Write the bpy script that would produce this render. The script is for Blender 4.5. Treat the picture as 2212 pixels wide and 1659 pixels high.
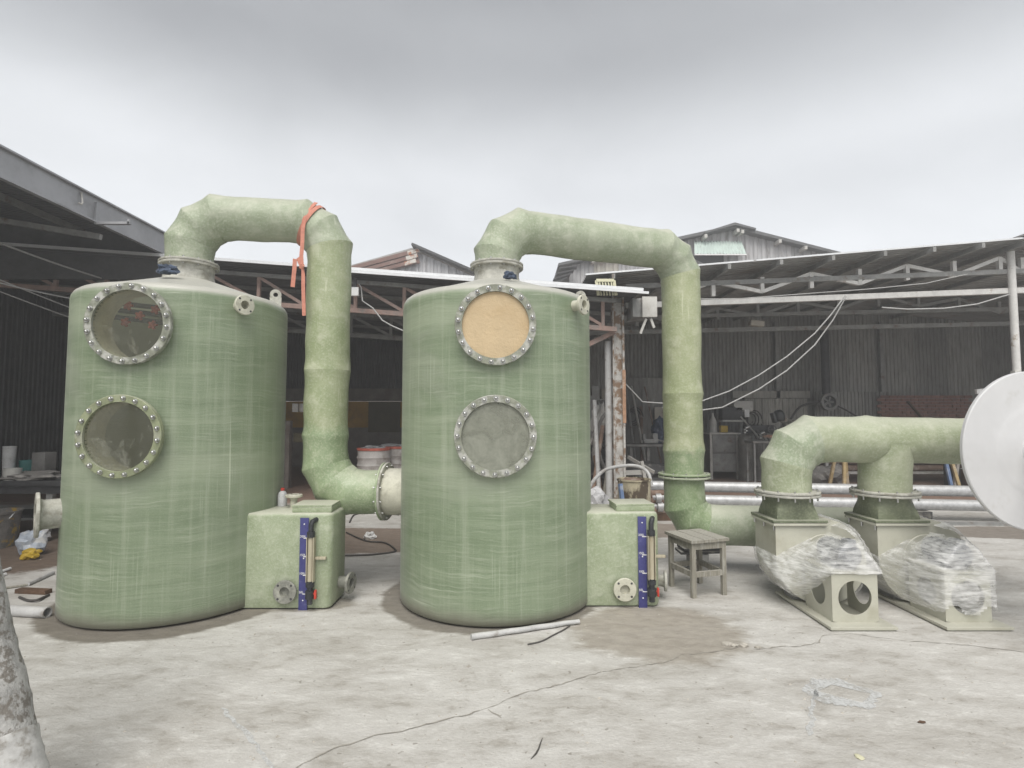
import bpy, bmesh, math, random
from mathutils import Vector, Matrix, noise as mnoise
random.seed(7)
for o in list(bpy.data.objects): bpy.data.objects.remove(o)
SC = bpy.context.scene
COL = SC.collection
R_ = math.radians
# ------------------------------------------------------------------ camera
CAM_H = 1.59; FPX = 1200.0; PITCH = math.atan(70.5/FPX)
cd = bpy.data.cameras.new('camera'); cam = bpy.data.objects.new('camera', cd); COL.objects.link(cam)
cd.sensor_width = 36.0; cd.lens = 36.0*FPX/2212.0; cd.clip_start = 0.05; cd.clip_end = 3000
cam.location = (0, 0, CAM_H); cam.rotation_euler = (math.pi/2 + PITCH, 0, 0)
SC.camera = cam
# ------------------------------------------------------------------ sky, sun, exposure
SUN_EL, SUN_AZ = R_(55), R_(186)      # azimuth clockwise from +Y: high, behind and left of the camera
w = bpy.data.worlds.new('World'); SC.world = w; w.use_nodes = True
nt = w.node_tree; nt.nodes.clear()
def wn(t, **k):
    n = nt.nodes.new(t)
    for a, b in k.items(): setattr(n, a, b)
    return n
out = wn('ShaderNodeOutputWorld'); bg = wn('ShaderNodeBackground'); bg.inputs['Strength'].default_value = 0.1
sky = wn('ShaderNodeTexSky', sky_type='NISHITA', sun_disc=False, sun_elevation=SUN_EL, sun_rotation=SUN_AZ)
tc = wn('ShaderNodeTexCoord'); sep = wn('ShaderNodeSeparateXYZ'); nt.links.new(tc.outputs['Generated'], sep.inputs[0])
def wm(op, a, b=None, clamp=False):
    n = wn('ShaderNodeMath', operation=op, use_clamp=clamp)
    for i, v in enumerate((a, b)):
        if v is None: continue
        if isinstance(v, (int, float)): n.inputs[i].default_value = v
        else: nt.links.new(v, n.inputs[i])
    return n.outputs[0]
el = wm('MAXIMUM', sep.outputs[2], 0.0)
den = wm('ADD', el, 0.28)
cx = wm('DIVIDE', sep.outputs[0], den); cy = wm('DIVIDE', sep.outputs[1], den)
cmb = wn('ShaderNodeCombineXYZ'); nt.links.new(cx, cmb.inputs[0]); nt.links.new(cy, cmb.inputs[1])
def wnoise(scale, detail, rough, off):
    mp = wn('ShaderNodeMapping'); nt.links.new(cmb.outputs[0], mp.inputs[0]); mp.inputs['Location'].default_value = off
    mp.inputs['Scale'].default_value = (1.0, 1.1, 1.0)
    n = wn('ShaderNodeTexNoise'); nt.links.new(mp.outputs[0], n.inputs['Vector'])
    n.inputs['Scale'].default_value = scale; n.inputs['Detail'].default_value = detail; n.inputs['Roughness'].default_value = rough
    n.inputs['Distortion'].default_value = 0.3
    return n.outputs['Fac']
n1 = wnoise(0.9, 5, 0.5, (3.1, 1.7, 0)); n2 = wnoise(2.4, 6, 0.55, (8.1, 4.2, 0))
cl = wm('ADD', wm('MULTIPLY', wm('SUBTRACT', n1, 0.5), 0.9), wm('MULTIPLY', wm('SUBTRACT', n2, 0.5), 0.45))
# overcast: thick grey cloud overhead, thinning to a bright rim at the horizon
thin = wn('ShaderNodeValToRGB'); nt.links.new(el, thin.inputs[0])
cr = thin.color_ramp; cr.interpolation = 'EASE'
cr.elements[0].position = 0.0; cr.elements[0].color = (0.80, 0.80, 0.80, 1)
cr.elements[1].position = 0.72; cr.elements[1].color = (0.20, 0.20, 0.20, 1)
e = cr.elements.new(0.22); e.color = (0.80, 0.80, 0.80, 1)
e = cr.elements.new(0.38); e.color = (0.68, 0.68, 0.68, 1)
e = cr.elements.new(0.56); e.color = (0.36, 0.36, 0.36, 1)
amp = wm('MULTIPLY', el, 1.6, True)
val = wm('MULTIPLY', thin.outputs[0], wm('ADD', 1.0, wm('MULTIPLY', cl, wm('ADD', wm('MULTIPLY', amp, 0.7), 0.10))))
tint = wn('ShaderNodeMix', data_type='RGBA', blend_type='MULTIPLY'); tint.inputs['Factor'].default_value = 1.0
nt.links.new(val, tint.inputs[6]); tint.inputs[7].default_value = (5.05, 5.13, 5.22, 1)
mx = wn('ShaderNodeMix', data_type='RGBA'); mx.inputs['Factor'].default_value = 0.94
nt.links.new(sky.outputs[0], mx.inputs[6]); nt.links.new(tint.outputs[2], mx.inputs[7])
nt.links.new(mx.outputs[2], bg.inputs['Color']); nt.links.new(bg.outputs[0], out.inputs[0])
sd = bpy.data.lights.new('sun', 'SUN'); sun = bpy.data.objects.new('sun', sd); COL.objects.link(sun)
sd.energy = 1.5; sd.angle = R_(45); sd.color = (1.0, 0.97, 0.92)
sv = Vector((math.sin(SUN_AZ)*math.cos(SUN_EL), math.cos(SUN_AZ)*math.cos(SUN_EL), math.sin(SUN_EL)))
sun.rotation_euler = sv.to_track_quat('Z', 'Y').to_euler(); sun.location = (-4, -6, 12)
SC.view_settings.view_transform = 'Standard'; SC.view_settings.look = 'None'
SC.view_settings.exposure = 1.42; SC.view_settings.gamma = 1.0; SC.view_settings.use_curve_mapping = False
SC.render.engine = 'CYCLES'; SC.render.resolution_x = 1024; SC.render.resolution_y = 768
SC.cycles.max_bounces = 8; SC.cycles.transparent_max_bounces = 12

# ------------------------------------------------------------------ layout helper: photo point + distance -> place in the yard
def P(px, py, Y):
    u = (px-1106)/FPX; v = (829.5-py)/FPX
    d = Vector((u, math.cos(PITCH)-v*math.sin(PITCH), math.sin(PITCH)+v*math.cos(PITCH)))
    return Vector((0, 0, CAM_H)) + d*(Y/d.y)
def G(px, py, z=0.0):
    u = (px-1106)/FPX; v = (829.5-py)/FPX
    d = Vector((u, math.cos(PITCH)-v*math.sin(PITCH), math.sin(PITCH)+v*math.cos(PITCH)))
    return Vector((0, 0, CAM_H)) + d*((z-CAM_H)/d.z)

# ------------------------------------------------------------------ mesh builder
def frame(d):
    d = Vector(d).normalized()
    a = Vector((0, 0, 1)) if abs(d.z) < 0.9 else Vector((1, 0, 0))
    u = d.cross(a).normalized(); v = u.cross(d).normalized()
    return d, u, v
class MB:
    def __init__(s): s.v = []; s.f = []
    def add(s, vs, fs):
        o = len(s.v); s.v += [Vector(p) for p in vs]; s.f += [tuple(i+o for i in f) for f in fs]; return s
    def box(s, c, size, rz=0, rx=0, ry=0, bev=0):
        m = Matrix.Translation(Vector(c)) @ Matrix.Rotation(rz, 4, 'Z') @ Matrix.Rotation(ry, 4, 'Y') @ Matrix.Rotation(rx, 4, 'X')
        bm = bmesh.new(); bmesh.ops.create_cube(bm, size=1.0)
        for v in bm.verts: v.co = Vector((v.co.x*size[0], v.co.y*size[1], v.co.z*size[2]))
        if bev: bmesh.ops.bevel(bm, geom=list(bm.edges), offset=bev, segments=2, affect='EDGES', profile=0.6)
        bm.verts.index_update(); s.add([m @ v.co for v in bm.verts], [[v.index for v in f.verts] for f in bm.faces]); bm.free(); return s
    def beam(s, a, b, w, h, up=(0, 0, 1)):
        a = Vector(a); b = Vector(b); d = (b-a).normalized(); up = Vector(up)
        if abs(d.dot(up)) > 0.98: up = Vector((0, 1, 0))
        x = d.cross(up).normalized(); y = x.cross(d).normalized()
        vs = [p + x*i*w/2 + y*j*h/2 for p in (a, b) for i, j in ((-1, -1), (1, -1), (1, 1), (-1, 1))]
        return s.add(vs, [(3, 2, 1, 0), (4, 5, 6, 7), (0, 1, 5, 4), (1, 2, 6, 5), (2, 3, 7, 6), (3, 0, 4, 7)])
    def tube(s, pts, r, seg=10, caps=True):
        pts = [Vector(p) for p in pts]; n = len(pts)
        rs = r if isinstance(r, (list, tuple)) else [r]*n
        tang = [(pts[min(i+1, n-1)]-pts[max(i-1, 0)]).normalized() for i in range(n)]
        d, u, v = frame(tang[0]); vs = []
        for i in range(n):
            t = tang[i]; u = (u - t*u.dot(t)).normalized(); v = t.cross(u)
            for k in range(seg):
                a = 2*math.pi*k/seg; vs.append(pts[i] + (u*math.cos(a)+v*math.sin(a))*rs[i])
        fs = [(i*seg+k, i*seg+(k+1) % seg, (i+1)*seg+(k+1) % seg, (i+1)*seg+k) for i in range(n-1) for k in range(seg)]
        if caps: fs += [tuple(range(seg-1, -1, -1)), tuple(range((n-1)*seg, n*seg))]
        return s.add(vs, fs)
    def cyl(s, a, b, r0, r1=None, seg=24, caps=True): return s.tube([a, b], [r0, r0 if r1 is None else r1], seg, caps)
    def lathe(s, prof, seg=32, c=(0, 0, 0), axis=(0, 0, 1), a0=0, a1=2*math.pi):
        d, u, v = frame(axis); c = Vector(c); full = abs(a1-a0-2*math.pi) < 1e-6; m = seg if full else seg+1; vs = []
        for r, h in prof:
            for k in range(m):
                a = a0+(a1-a0)*k/seg; vs.append(c + d*h + (u*math.cos(a)+v*math.sin(a))*r)
        fs = []
        for i in range(len(prof)-1):
            for k in range(seg):
                k2 = (k+1) % m; fs.append((i*m+k, i*m+k2, (i+1)*m+k2, (i+1)*m+k))
        return s.add(vs, fs)
    def ring(s, c, axis, ro, ri, th, seg=40):
        return s.lathe([(ri, 0), (ro-0.004, 0), (ro, 0.004), (ro, th-0.004), (ro-0.004, th), (ri, th), (ri, 0)], seg, c, axis)
    def disc(s, c, axis, r, th, seg=32):
        return s.lathe([(0.0005, 0), (r, 0), (r, th), (0.0005, th)], seg, c, axis)
    def prism(s, pts, a, b):
        a = Vector(a); b = Vector(b); n = len(pts)
        vs = [Vector(p)+a for p in pts] + [Vector(p)+b for p in pts]
        return s.add(vs, [tuple(range(n-1, -1, -1)), tuple(range(n, 2*n))] + [(i, (i+1) % n, n+(i+1) % n, n+i) for i in range(n)])
    def mesh(s, name, off=Vector((0, 0, 0)), smooth=35):
        me = bpy.data.meshes.new(name); me.from_pydata([tuple(p-off) for p in s.v], [], s.f)
        bm = bmesh.new(); bm.from_mesh(me); bmesh.ops.recalc_face_normals(bm, faces=list(bm.faces)); bm.to_mesh(me); bm.free()
        if smooth:
            me.shade_smooth(); me.set_sharp_from_angle(angle=R_(smooth))
        return me
def woff(o):
    t = Vector((0, 0, 0))
    while o: t += o.location; o = o.parent
    return t
def props(o, label=None, cat=None, group=None, kind=None):
    if label: o['label'] = label
    if cat: o['category'] = cat
    if group: o['group'] = group
    if kind: o['kind'] = kind
    return o
def thing(name, label, cat, loc=(0, 0, 0), group=None):
    o = bpy.data.objects.new(name, None); COL.objects.link(o); o.location = loc; o.empty_display_size = 0.1
    return props(o, label, cat, group)
def part(mb, name, mat, parent, local=False, loc=None, rz=0, smooth=35, kind=None, label=None):
    off = Vector((0, 0, 0)) if local else woff(parent)
    me = mb if isinstance(mb, bpy.types.Mesh) else mb.mesh(name, off, smooth)
    if mat and not me.materials: me.materials.append(mat)
    o = bpy.data.objects.new(name, me); COL.objects.link(o); o.parent = parent
    if loc is not None: o.location = loc
    if rz: o.rotation_euler = (0, 0, rz)
    return props(o, label, kind=kind)
def solo(mb, name, mat, label=None, cat=None, group=None, kind=None, smooth=35, keep=False):
    xs = [p.x for p in mb.v]; ys = [p.y for p in mb.v]; zs = [p.z for p in mb.v]
    c = Vector((0, 0, 0)) if keep else Vector(((min(xs)+max(xs))/2, (min(ys)+max(ys))/2, min(zs)))
    me = mb.mesh(name, c, smooth); me.materials.append(mat)
    o = bpy.data.objects.new(name, me); COL.objects.link(o); o.location = c
    return props(o, label, cat, group, kind)
# ------------------------------------------------------------------ procedural materials
class NT:
    def __init__(s, name):
        s.m = bpy.data.materials.new(name); s.m.use_nodes = True; s.t = s.m.node_tree; s.t.nodes.clear()
        s.out = s.n('ShaderNodeOutputMaterial'); s.b = s.n('ShaderNodeBsdfPrincipled'); s.l(s.b.outputs[0], s.out.inputs[0])
        s.tc = s.n('ShaderNodeTexCoord'); s.oi = None
    def n(s, t, **k):
        n = s.t.nodes.new(t)
        for a, b in k.items(): setattr(n, a, b)
        return n
    def l(s, a, b): s.t.links.new(a, b)
    def put(s, v, inp):
        if isinstance(v, (int, float)): inp.default_value = v
        elif isinstance(v, tuple): inp.default_value = v if len(v) == len(inp.default_value) else v + (1,)
        else: s.l(v, inp)
    def vec(s, rnd=True):
        if not rnd: return s.tc.outputs['Object']
        oi = s.n('ShaderNodeObjectInfo'); a = s.n('ShaderNodeVectorMath', operation='MULTIPLY_ADD')
        c = s.n('ShaderNodeCombineXYZ')
        for i in range(3): s.l(oi.outputs['Random'], c.inputs[i])
        s.l(c.outputs[0], a.inputs[0]); a.inputs[1].default_value = (17.3, 11.7, 23.1); s.l(s.tc.outputs['Object'], a.inputs[2])
        return a.outputs[0]
    def map(s, v, sc=(1, 1, 1), rot=(0, 0, 0), loc=(0, 0, 0)):
        m = s.n('ShaderNodeMapping'); s.l(v, m.inputs[0]); m.inputs['Scale'].default_value = sc; m.inputs['Rotation'].default_value = rot; m.inputs['Location'].default_value = loc
        return m.outputs[0]
    def noise(s, v, sc, det=4, ro=0.55, dist=0):
        n = s.n('ShaderNodeTexNoise'); s.l(v, n.inputs['Vector'])
        n.inputs['Scale'].default_value = sc; n.inputs['Detail'].default_value = det; n.inputs['Roughness'].default_value = ro; n.inputs['Distortion'].default_value = dist
        return n.outputs['Fac']
    def math(s, op, a, b=None, c=None, clamp=False):
        n = s.n('ShaderNodeMath', operation=op, use_clamp=clamp)
        for i, v in enumerate((a, b, c)):
            if v is not None: s.put(v, n.inputs[i])
        return n.outputs[0]
    def step(s, f, lo, hi, a=0.0, b=1.0):
        n = s.n('ShaderNodeMapRange', interpolation_type='SMOOTHSTEP'); s.put(f, n.inputs[0])
        for i, v in enumerate((lo, hi, a, b)): s.put(v, n.inputs[i+1])
        return n.outputs[0]
    def mix(s, f, a, b, blend='MIX'):
        n = s.n('ShaderNodeMix', data_type='RGBA', blend_type=blend)
        s.put(f, n.inputs[0]); s.put(a, n.inputs[6]); s.put(b, n.inputs[7]); return n.outputs[2]
    def sep(s, v):
        n = s.n('ShaderNodeSeparateXYZ'); s.l(v, n.inputs[0]); return n.outputs
    def comb(s, x, y, z):
        n = s.n('ShaderNodeCombineXYZ')
        for i, v in enumerate((x, y, z)): s.put(v, n.inputs[i])
        return n.outputs[0]
    def bump(s, h, st=0.3, dist=0.01):
        n = s.n('ShaderNodeBump'); s.l(h, n.inputs['Height']); n.inputs['Strength'].default_value = st; n.inputs['Distance'].default_value = dist
        s.l(n.outputs[0], s.b.inputs['Normal'])
    def up(s):
        g = s.n('ShaderNodeNewGeometry'); return s.sep(g.outputs['Normal'])[2]
    def set(s, col=None, rough=None, metal=None, spec=None):
        if col is not None: s.put(col, s.b.inputs['Base Color'])
        if rough is not None: s.put(rough, s.b.inputs['Roughness'])
        if metal is not None: s.put(metal, s.b.inputs['Metallic'])
        if spec is not None: s.put(spec, s.b.inputs['Specular IOR Level'])
        return s.m
def paint(name, col, rough=0.6, metal=0.0, var=0.25, sc=6.0, dirt=None, dsc=4.0, damt=(0.5, 0.7), dust=0.0, bump=0.15, st=(1, 1, 1), rv=0.0):
    t = NT(name); v = t.vec(); m = t.map(v, st)
    a = t.noise(m, sc, 5, 0.6); b = t.noise(m, sc*7, 3, 0.6)
    lo = tuple(c*(1-var) for c in col); hi = tuple(min(1, c*(1+var)) for c in col)
    c = t.mix(t.step(t.math('ADD', t.math('MULTIPLY', a, 0.7), t.math('MULTIPLY', b, 0.3)), 0.3, 0.7), lo, hi)
    if dirt:
        d = t.step(t.noise(t.map(v, st, loc=(4, 2, 7)), dsc, 6, 0.65), damt[0], damt[1]); c = t.mix(d, c, dirt)
    if dust:
        u = t.math('MULTIPLY', t.step(t.up(), 0.35, 0.95), t.step(a, 0.2, 0.6, dust*0.6, dust)); c = t.mix(u, c, (0.56, 0.545, 0.5))
    if rv:
        oi = t.n('ShaderNodeObjectInfo'); c = t.mix(1.0, c, t.comb(*[t.step(oi.outputs['Random'], 0.0, 1.0, 1-rv, 1+rv)]*3), 'MULTIPLY')
    t.bump(b, bump, 0.01); return t.set(c, rough, metal)

def frp_wound(name, base, light, dark, translucent=0.0):
    """filament wound glass fibre: wavy hoop bands, pale hoop scars, vertical runs, dust on the dome"""
    t = NT(name); v = t.tc.outputs['Object']; x, y, z = t.sep(v)[:3]
    ang = t.math('MULTIPLY', t.math('ARCTAN2', y, x), 0.85)
    wob = t.math('MULTIPLY', t.math('SUBTRACT', t.noise(t.comb(ang, z, 0.0), 1.3, 3), 0.5), 0.16)
    zz = t.math('ADD', z, wob)
    p = t.comb(ang, zz, 0.0)
    band = t.noise(t.map(p, (0.35, 7.0, 1)), 1.0, 5, 0.62)
    wide = t.noise(t.map(p, (0.25, 2.2, 1), loc=(2, 6, 0)), 1.0, 3, 0.5)
    fine = t.noise(t.map(p, (3.2, 55.0, 1)), 1.0, 4, 0.65)
    vert = t.noise(t.map(p, (14.0, 0.45, 1), loc=(3, 1, 0)), 1.0, 5, 0.7)
    vfin = t.noise(t.map(p, (55.0, 0.7, 1), loc=(7, 5, 0)), 1.0, 3, 0.6)
    blot = t.noise(t.comb(ang, z, 3.0), 1.1, 6, 0.65, 0.4)
    weave = t.noise(t.map(p, (90, 90, 1)), 1.0, 2, 0.5)
    m1 = t.step(t.noise(t.comb(ang, z, 8.0), 1.3, 4, 0.6), 0.44, 0.64)
    m2 = t.step(t.noise(t.comb(ang, z, 15.0), 1.4, 4, 0.6), 0.46, 0.66)
    k = t.math('ADD', t.math('ADD', t.math('MULTIPLY', band, 0.34), t.math('MULTIPLY', blot, 0.30)), t.math('ADD', t.math('MULTIPLY', wide, 0.24), t.math('MULTIPLY', vert, 0.12)))
    c = t.mix(t.step(k, 0.37, 0.61), dark, base)
    c = t.mix(t.math('MULTIPLY', t.step(vert, 0.48, 0.74), 0.40), c, light)
    c = t.mix(t.math('MULTIPLY', t.math('MULTIPLY', t.step(fine, 0.46, 0.74), 0.5), t.step(m1, 0.0, 1.0, 0.35, 1.0)), c, light)
    c = t.mix(t.step(weave, 0.45, 0.75, 0.0, 0.15), c, light)
    gd = t.step(t.noise(t.map(p, (0.8, 1.3, 1), loc=(5, 5, 4)), 1.0, 5, 0.65, 0.6), 0.46, 0.66, 0.0, 0.42); c = t.mix(gd, c, (0.36, 0.39, 0.31))
    wb = t.step(t.noise(t.map(p, (0.3, 3.6, 1), loc=(11, 2, 4)), 1.0, 4, 0.6), 0.52, 0.66, 0.0, 0.45); c = t.mix(wb, c, (0.42, 0.475, 0.345))
    hs = t.math('MULTIPLY', t.step(t.noise(t.map(p, (0.9, 24.0, 1), loc=(9, 3, 0)), 1.0, 4, 0.6), 0.63, 0.70), m1)
    c = t.mix(t.math('MULTIPLY', hs, 0.55), c, tuple(min(1, q*1.2) for q in light))
    vs = t.math('MULTIPLY', t.step(vfin, 0.55, 0.72), m2)
    c = t.mix(t.math('MULTIPLY', vs, 0.5), c, tuple(min(1, q*1.15) for q in light))
    dr = t.math('MULTIPLY', t.step(t.noise(t.map(p, (38.0, 0.35, 1), loc=(1, 9, 0)), 1.0, 2, 0.5), 0.70, 0.735), 0.6)
    c = t.mix(dr, c, tuple(min(1, q*1.3) for q in light))
    ge = t.n('ShaderNodeNewGeometry'); c = t.mix(ge.outputs['Backfacing'], c, (0.50, 0.495, 0.40))
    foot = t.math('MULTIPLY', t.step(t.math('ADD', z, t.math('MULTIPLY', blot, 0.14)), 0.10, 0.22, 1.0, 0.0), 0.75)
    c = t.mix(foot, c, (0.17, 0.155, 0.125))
    du = t.math('MULTIPLY', t.step(t.up(), 0.12, 0.55), 0.92); c = t.mix(du, c, (0.56, 0.55, 0.50))
    t.bump(t.math('ADD', t.math('MULTIPLY', fine, 0.6), t.math('MULTIPLY', band, 1.2)), 0.35, 0.012)
    t.set(c, t.step(blot, 0.3, 0.7, 0.30, 0.55), 0, 0.5); t.b.inputs['Sheen Weight'].default_value = 0.12; t.b.inputs['Sheen Roughness'].default_value = 0.4
    if translucent:
        tr = t.n('ShaderNodeBsdfTranslucent'); t.put(t.mix(0.5, c, (0.5, 0.5, 0.34)), tr.inputs[0])
        mxs = t.n('ShaderNodeMixShader'); mxs.inputs[0].default_value = translucent
        t.l(t.b.outputs[0], mxs.inputs[1]); t.l(tr.outputs[0], mxs.inputs[2]); t.l(mxs.outputs[0], t.out.inputs[0])
    return t.m
def frp_duct(name, base, light, dark, dust=0.5, rough=0.5, low=None):
    t = NT(name); v = t.tc.outputs['Object']
    blot = t.noise(v, 1.9, 5, 0.62, 0.4); med = t.noise(v, 7.0, 5, 0.62); fin = t.noise(v, 55.0, 3, 0.6)
    st = t.noise(t.map(v, (16, 16, 1.3)), 1.0, 4, 0.6)
    k = t.math('ADD', t.math('ADD', t.math('MULTIPLY', blot, 0.5), t.math('MULTIPLY', med, 0.3)), t.math('MULTIPLY', st, 0.2))
    c = t.mix(t.step(k, 0.38, 0.62), dark, base)
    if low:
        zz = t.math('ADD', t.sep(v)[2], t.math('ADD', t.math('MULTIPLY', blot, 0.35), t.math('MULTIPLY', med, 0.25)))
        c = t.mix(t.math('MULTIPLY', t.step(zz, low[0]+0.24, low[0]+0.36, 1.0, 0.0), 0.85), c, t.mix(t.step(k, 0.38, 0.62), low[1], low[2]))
    c = t.mix(t.math('MULTIPLY', t.step(med, 0.52, 0.72), 0.6), c, light)
    c = t.mix(t.math('MULTIPLY', t.step(fin, 0.45, 0.7), 0.45), c, light)
    c = t.mix(t.math('MULTIPLY', t.step(st, 0.66, 0.74), 0.5), c, tuple(min(1, q*1.25) for q in light))
    du = t.math('MULTIPLY', t.step(t.math('ADD', t.up(), t.math('MULTIPLY', t.math('SUBTRACT', med, 0.5), 0.6)), 0.30, 0.85), dust)
    c = t.mix(du, c, (0.50, 0.50, 0.42))
    t.bump(t.math('ADD', med, t.math('MULTIPLY', fin, 0.25)), 0.45, 0.02)
    return t.set(c, t.step(med, 0.3, 0.7, rough-0.1, rough+0.12), 0, 0.4)

M = {}
M['tank'] = frp_wound('frp_tank', (0.302, 0.365, 0.246), (0.475, 0.518, 0.403), (0.195, 0.256, 0.156), 0.18)
M['box'] = frp_duct('frp_sump', (0.34, 0.385, 0.262), (0.465, 0.495, 0.38), (0.25, 0.297, 0.183), 0.85)
M['ductA'] = frp_duct('frp_duct_pale', (0.355, 0.39, 0.29), (0.48, 0.50, 0.405), (0.255, 0.303, 0.20), 0.55)
M['ductB'] = frp_duct('frp_duct_green', (0.30, 0.365, 0.22), (0.43, 0.475, 0.34), (0.215, 0.285, 0.155), 0.4, 0.35)
M['ductC'] = frp_duct('frp_duct_olive', (0.375, 0.402, 0.285), (0.48, 0.50, 0.39), (0.285, 0.323, 0.205), 0.45)
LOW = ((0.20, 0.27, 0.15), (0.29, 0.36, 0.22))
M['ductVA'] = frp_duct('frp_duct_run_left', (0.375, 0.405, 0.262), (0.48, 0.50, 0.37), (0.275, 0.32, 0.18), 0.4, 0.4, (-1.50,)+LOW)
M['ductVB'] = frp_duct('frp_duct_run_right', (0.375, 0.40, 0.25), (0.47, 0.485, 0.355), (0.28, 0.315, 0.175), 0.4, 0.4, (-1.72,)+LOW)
M['ductD'] = frp_duct('frp_duct_dark', (0.17, 0.19, 0.125), (0.27, 0.29, 0.2), (0.10, 0.115, 0.075), 0.5)
M['flange'] = paint('frp_flange', (0.41, 0.405, 0.36), 0.6, 0, 0.25, 12, (0.25, 0.24, 0.195), 10, (0.47, 0.66), 0.35)
M['rim'] = paint('frp_port_rim', (0.22, 0.23, 0.18), 0.55, 0, 0.3, 14, (0.42, 0.42, 0.385), 11, (0.46, 0.62), 0.15)
M['rimg'] = paint('frp_port_rim_green', (0.235, 0.26, 0.155), 0.5, 0, 0.22, 10, (0.33, 0.34, 0.26), 8, (0.52, 0.72), 0.3)
M['tubein'] = paint('frp_port_throat', (0.62, 0.57, 0.45), 0.6, 0, 0.15, 8)
M['nozzle'] = paint('frp_nozzle', (0.50, 0.49, 0.40), 0.55, 0, 0.15, 9, (0.33, 0.32, 0.25), 8, (0.52, 0.72), 0.4)
M['nozzled'] = paint('frp_nozzle_grimy', (0.20, 0.20, 0.175), 0.55, 0, 0.3, 12, (0.36, 0.36, 0.31), 9, (0.45, 0.65))
M['steel'] = paint('stainless', (0.52, 0.52, 0.51), 0.28, 1.0, 0.15, 12)
M['galv'] = paint('galvanised', (0.47, 0.475, 0.48), 0.5, 0.45, 0.2, 14, (0.36, 0.36, 0.36), 10, (0.5, 0.75), 0.25)
M['whitest'] = paint('white_painted_steel', (0.60, 0.59, 0.57), 0.55, 0, 0.14, 5, (0.33, 0.27, 0.21), 5, (0.60, 0.72), 0.1)
M['greyst'] = paint('grey_steel', (0.25, 0.25, 0.243), 0.6, 0.1, 0.25, 5, (0.14, 0.10, 0.07), 4, (0.55, 0.72))
M['pinkst'] = paint('red_primer_steel', (0.33, 0.225, 0.19), 0.65, 0, 0.22, 6, (0.26, 0.22, 0.2), 4, (0.48, 0.7))
M['darkst'] = paint('dark_steel', (0.055, 0.055, 0.057), 0.55, 0.2, 0.3, 8)
M['black'] = paint('black_plastic', (0.028, 0.03, 0.033), 0.42, 0, 0.25, 12, (0.12, 0.12, 0.11), 9, (0.55, 0.75))
M['rubber'] = paint('black_rubber', (0.03, 0.03, 0.03), 0.75, 0, 0.3, 9, (0.15, 0.14, 0.12), 8, (0.5, 0.7), 0.4)
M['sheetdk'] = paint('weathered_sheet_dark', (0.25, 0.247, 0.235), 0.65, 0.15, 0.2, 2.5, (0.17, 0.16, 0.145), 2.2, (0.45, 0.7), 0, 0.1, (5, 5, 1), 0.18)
M['sheetlt'] = paint('weathered_sheet_pale', (0.33, 0.32, 0.29), 0.65, 0.1, 0.2, 3, (0.20, 0.18, 0.155), 2.5, (0.5, 0.72), 0, 0.1, (5, 5, 1), 0.12)
M['roofsh'] = paint('roof_sheet', (0.29, 0.285, 0.275), 0.55, 0.3, 0.2, 2.5, (0.20, 0.165, 0.13), 1.5, (0.52, 0.72), rv=0.15)
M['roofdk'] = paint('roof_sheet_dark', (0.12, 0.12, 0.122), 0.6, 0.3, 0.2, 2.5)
M['fascia'] = paint('fascia_zinc', (0.37, 0.375, 0.39), 0.5, 0.3, 0.12, 2.0, (0.22, 0.22, 0.225), 1.6, (0.5, 0.75))
M['trim'] = paint('bright_zinc_trim', (0.72, 0.73, 0.74), 0.4, 0.3, 0.08, 4)
M['gabw'] = paint('gable_sheet_white', (0.52, 0.52, 0.535), 0.6, 0.15, 0.12, 2, (0.36, 0.35, 0.35), 1.2, (0.5, 0.75), 0, 0.1, (4, 4, 1), 0.07)
M['gabg'] = paint('gable_sheet_grey', (0.43, 0.425, 0.43), 0.65, 0.1, 0.15, 1.5, (0.19, 0.175, 0.165), 1.2, (0.5, 0.72), 0, 0.1, (4, 4, 0.7), 0.12)
M['gabc'] = paint('gable_sheet_cream', (0.50, 0.47, 0.41), 0.65, 0.1, 0.12, 2, (0.33, 0.26, 0.2), 2, (0.55, 0.75))
M['rustsh'] = paint('rust_brown_sheet', (0.19, 0.105, 0.085), 0.65, 0.1, 0.2, 2.5, (0.27, 0.19, 0.165), 2, (0.5, 0.7))
M['rustwh'] = paint('rust_patched_white_sheet', (0.58, 0.55, 0.50), 0.6, 0.1, 0.1, 3, (0.36, 0.14, 0.07), 3.5, (0.5, 0.6))
M['aqua'] = paint('pale_green_sheet', (0.50, 0.585, 0.545), 0.55, 0, 0.1, 3, (0.38, 0.42, 0.39), 3, (0.5, 0.75))
M['rustcol'] = paint('rust_scaled_white_paint', (0.46, 0.445, 0.42), 0.7, 0, 0.25, 9, (0.21, 0.135, 0.085), 7, (0.46, 0.60), 0, 0.4)
M['rustor'] = paint('orange_rust', (0.36, 0.21, 0.13), 0.8, 0, 0.3, 8, (0.5, 0.42, 0.35), 6, (0.5, 0.65))
M['flaked'] = paint('flaked_white_paint', (0.36, 0.355, 0.34), 0.8, 0, 0.25, 11, (0.17, 0.155, 0.135), 24, (0.47, 0.60), 0, 0.6)
M['rag'] = paint('blue_rag', (0.055, 0.075, 0.115), 0.85, 0, 0.45, 14, (0.17, 0.19, 0.24), 11, (0.5, 0.7))
M['strap'] = paint('orange_webbing', (0.52, 0.215, 0.155), 0.75, 0, 0.15, 30, (0.45, 0.16, 0.11), 6, (0.5, 0.7))
M['paper'] = paint('brown_paper', (0.50, 0.385, 0.235), 0.75, 0, 0.08, 5, (0.46, 0.34, 0.195), 3, (0.42, 0.7), 0, 0.5)
M['blue'] = paint('gauge_blue', (0.05, 0.052, 0.18), 0.4, 0, 0.15, 8, (0.22, 0.22, 0.36), 6, (0.58, 0.8))
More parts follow.
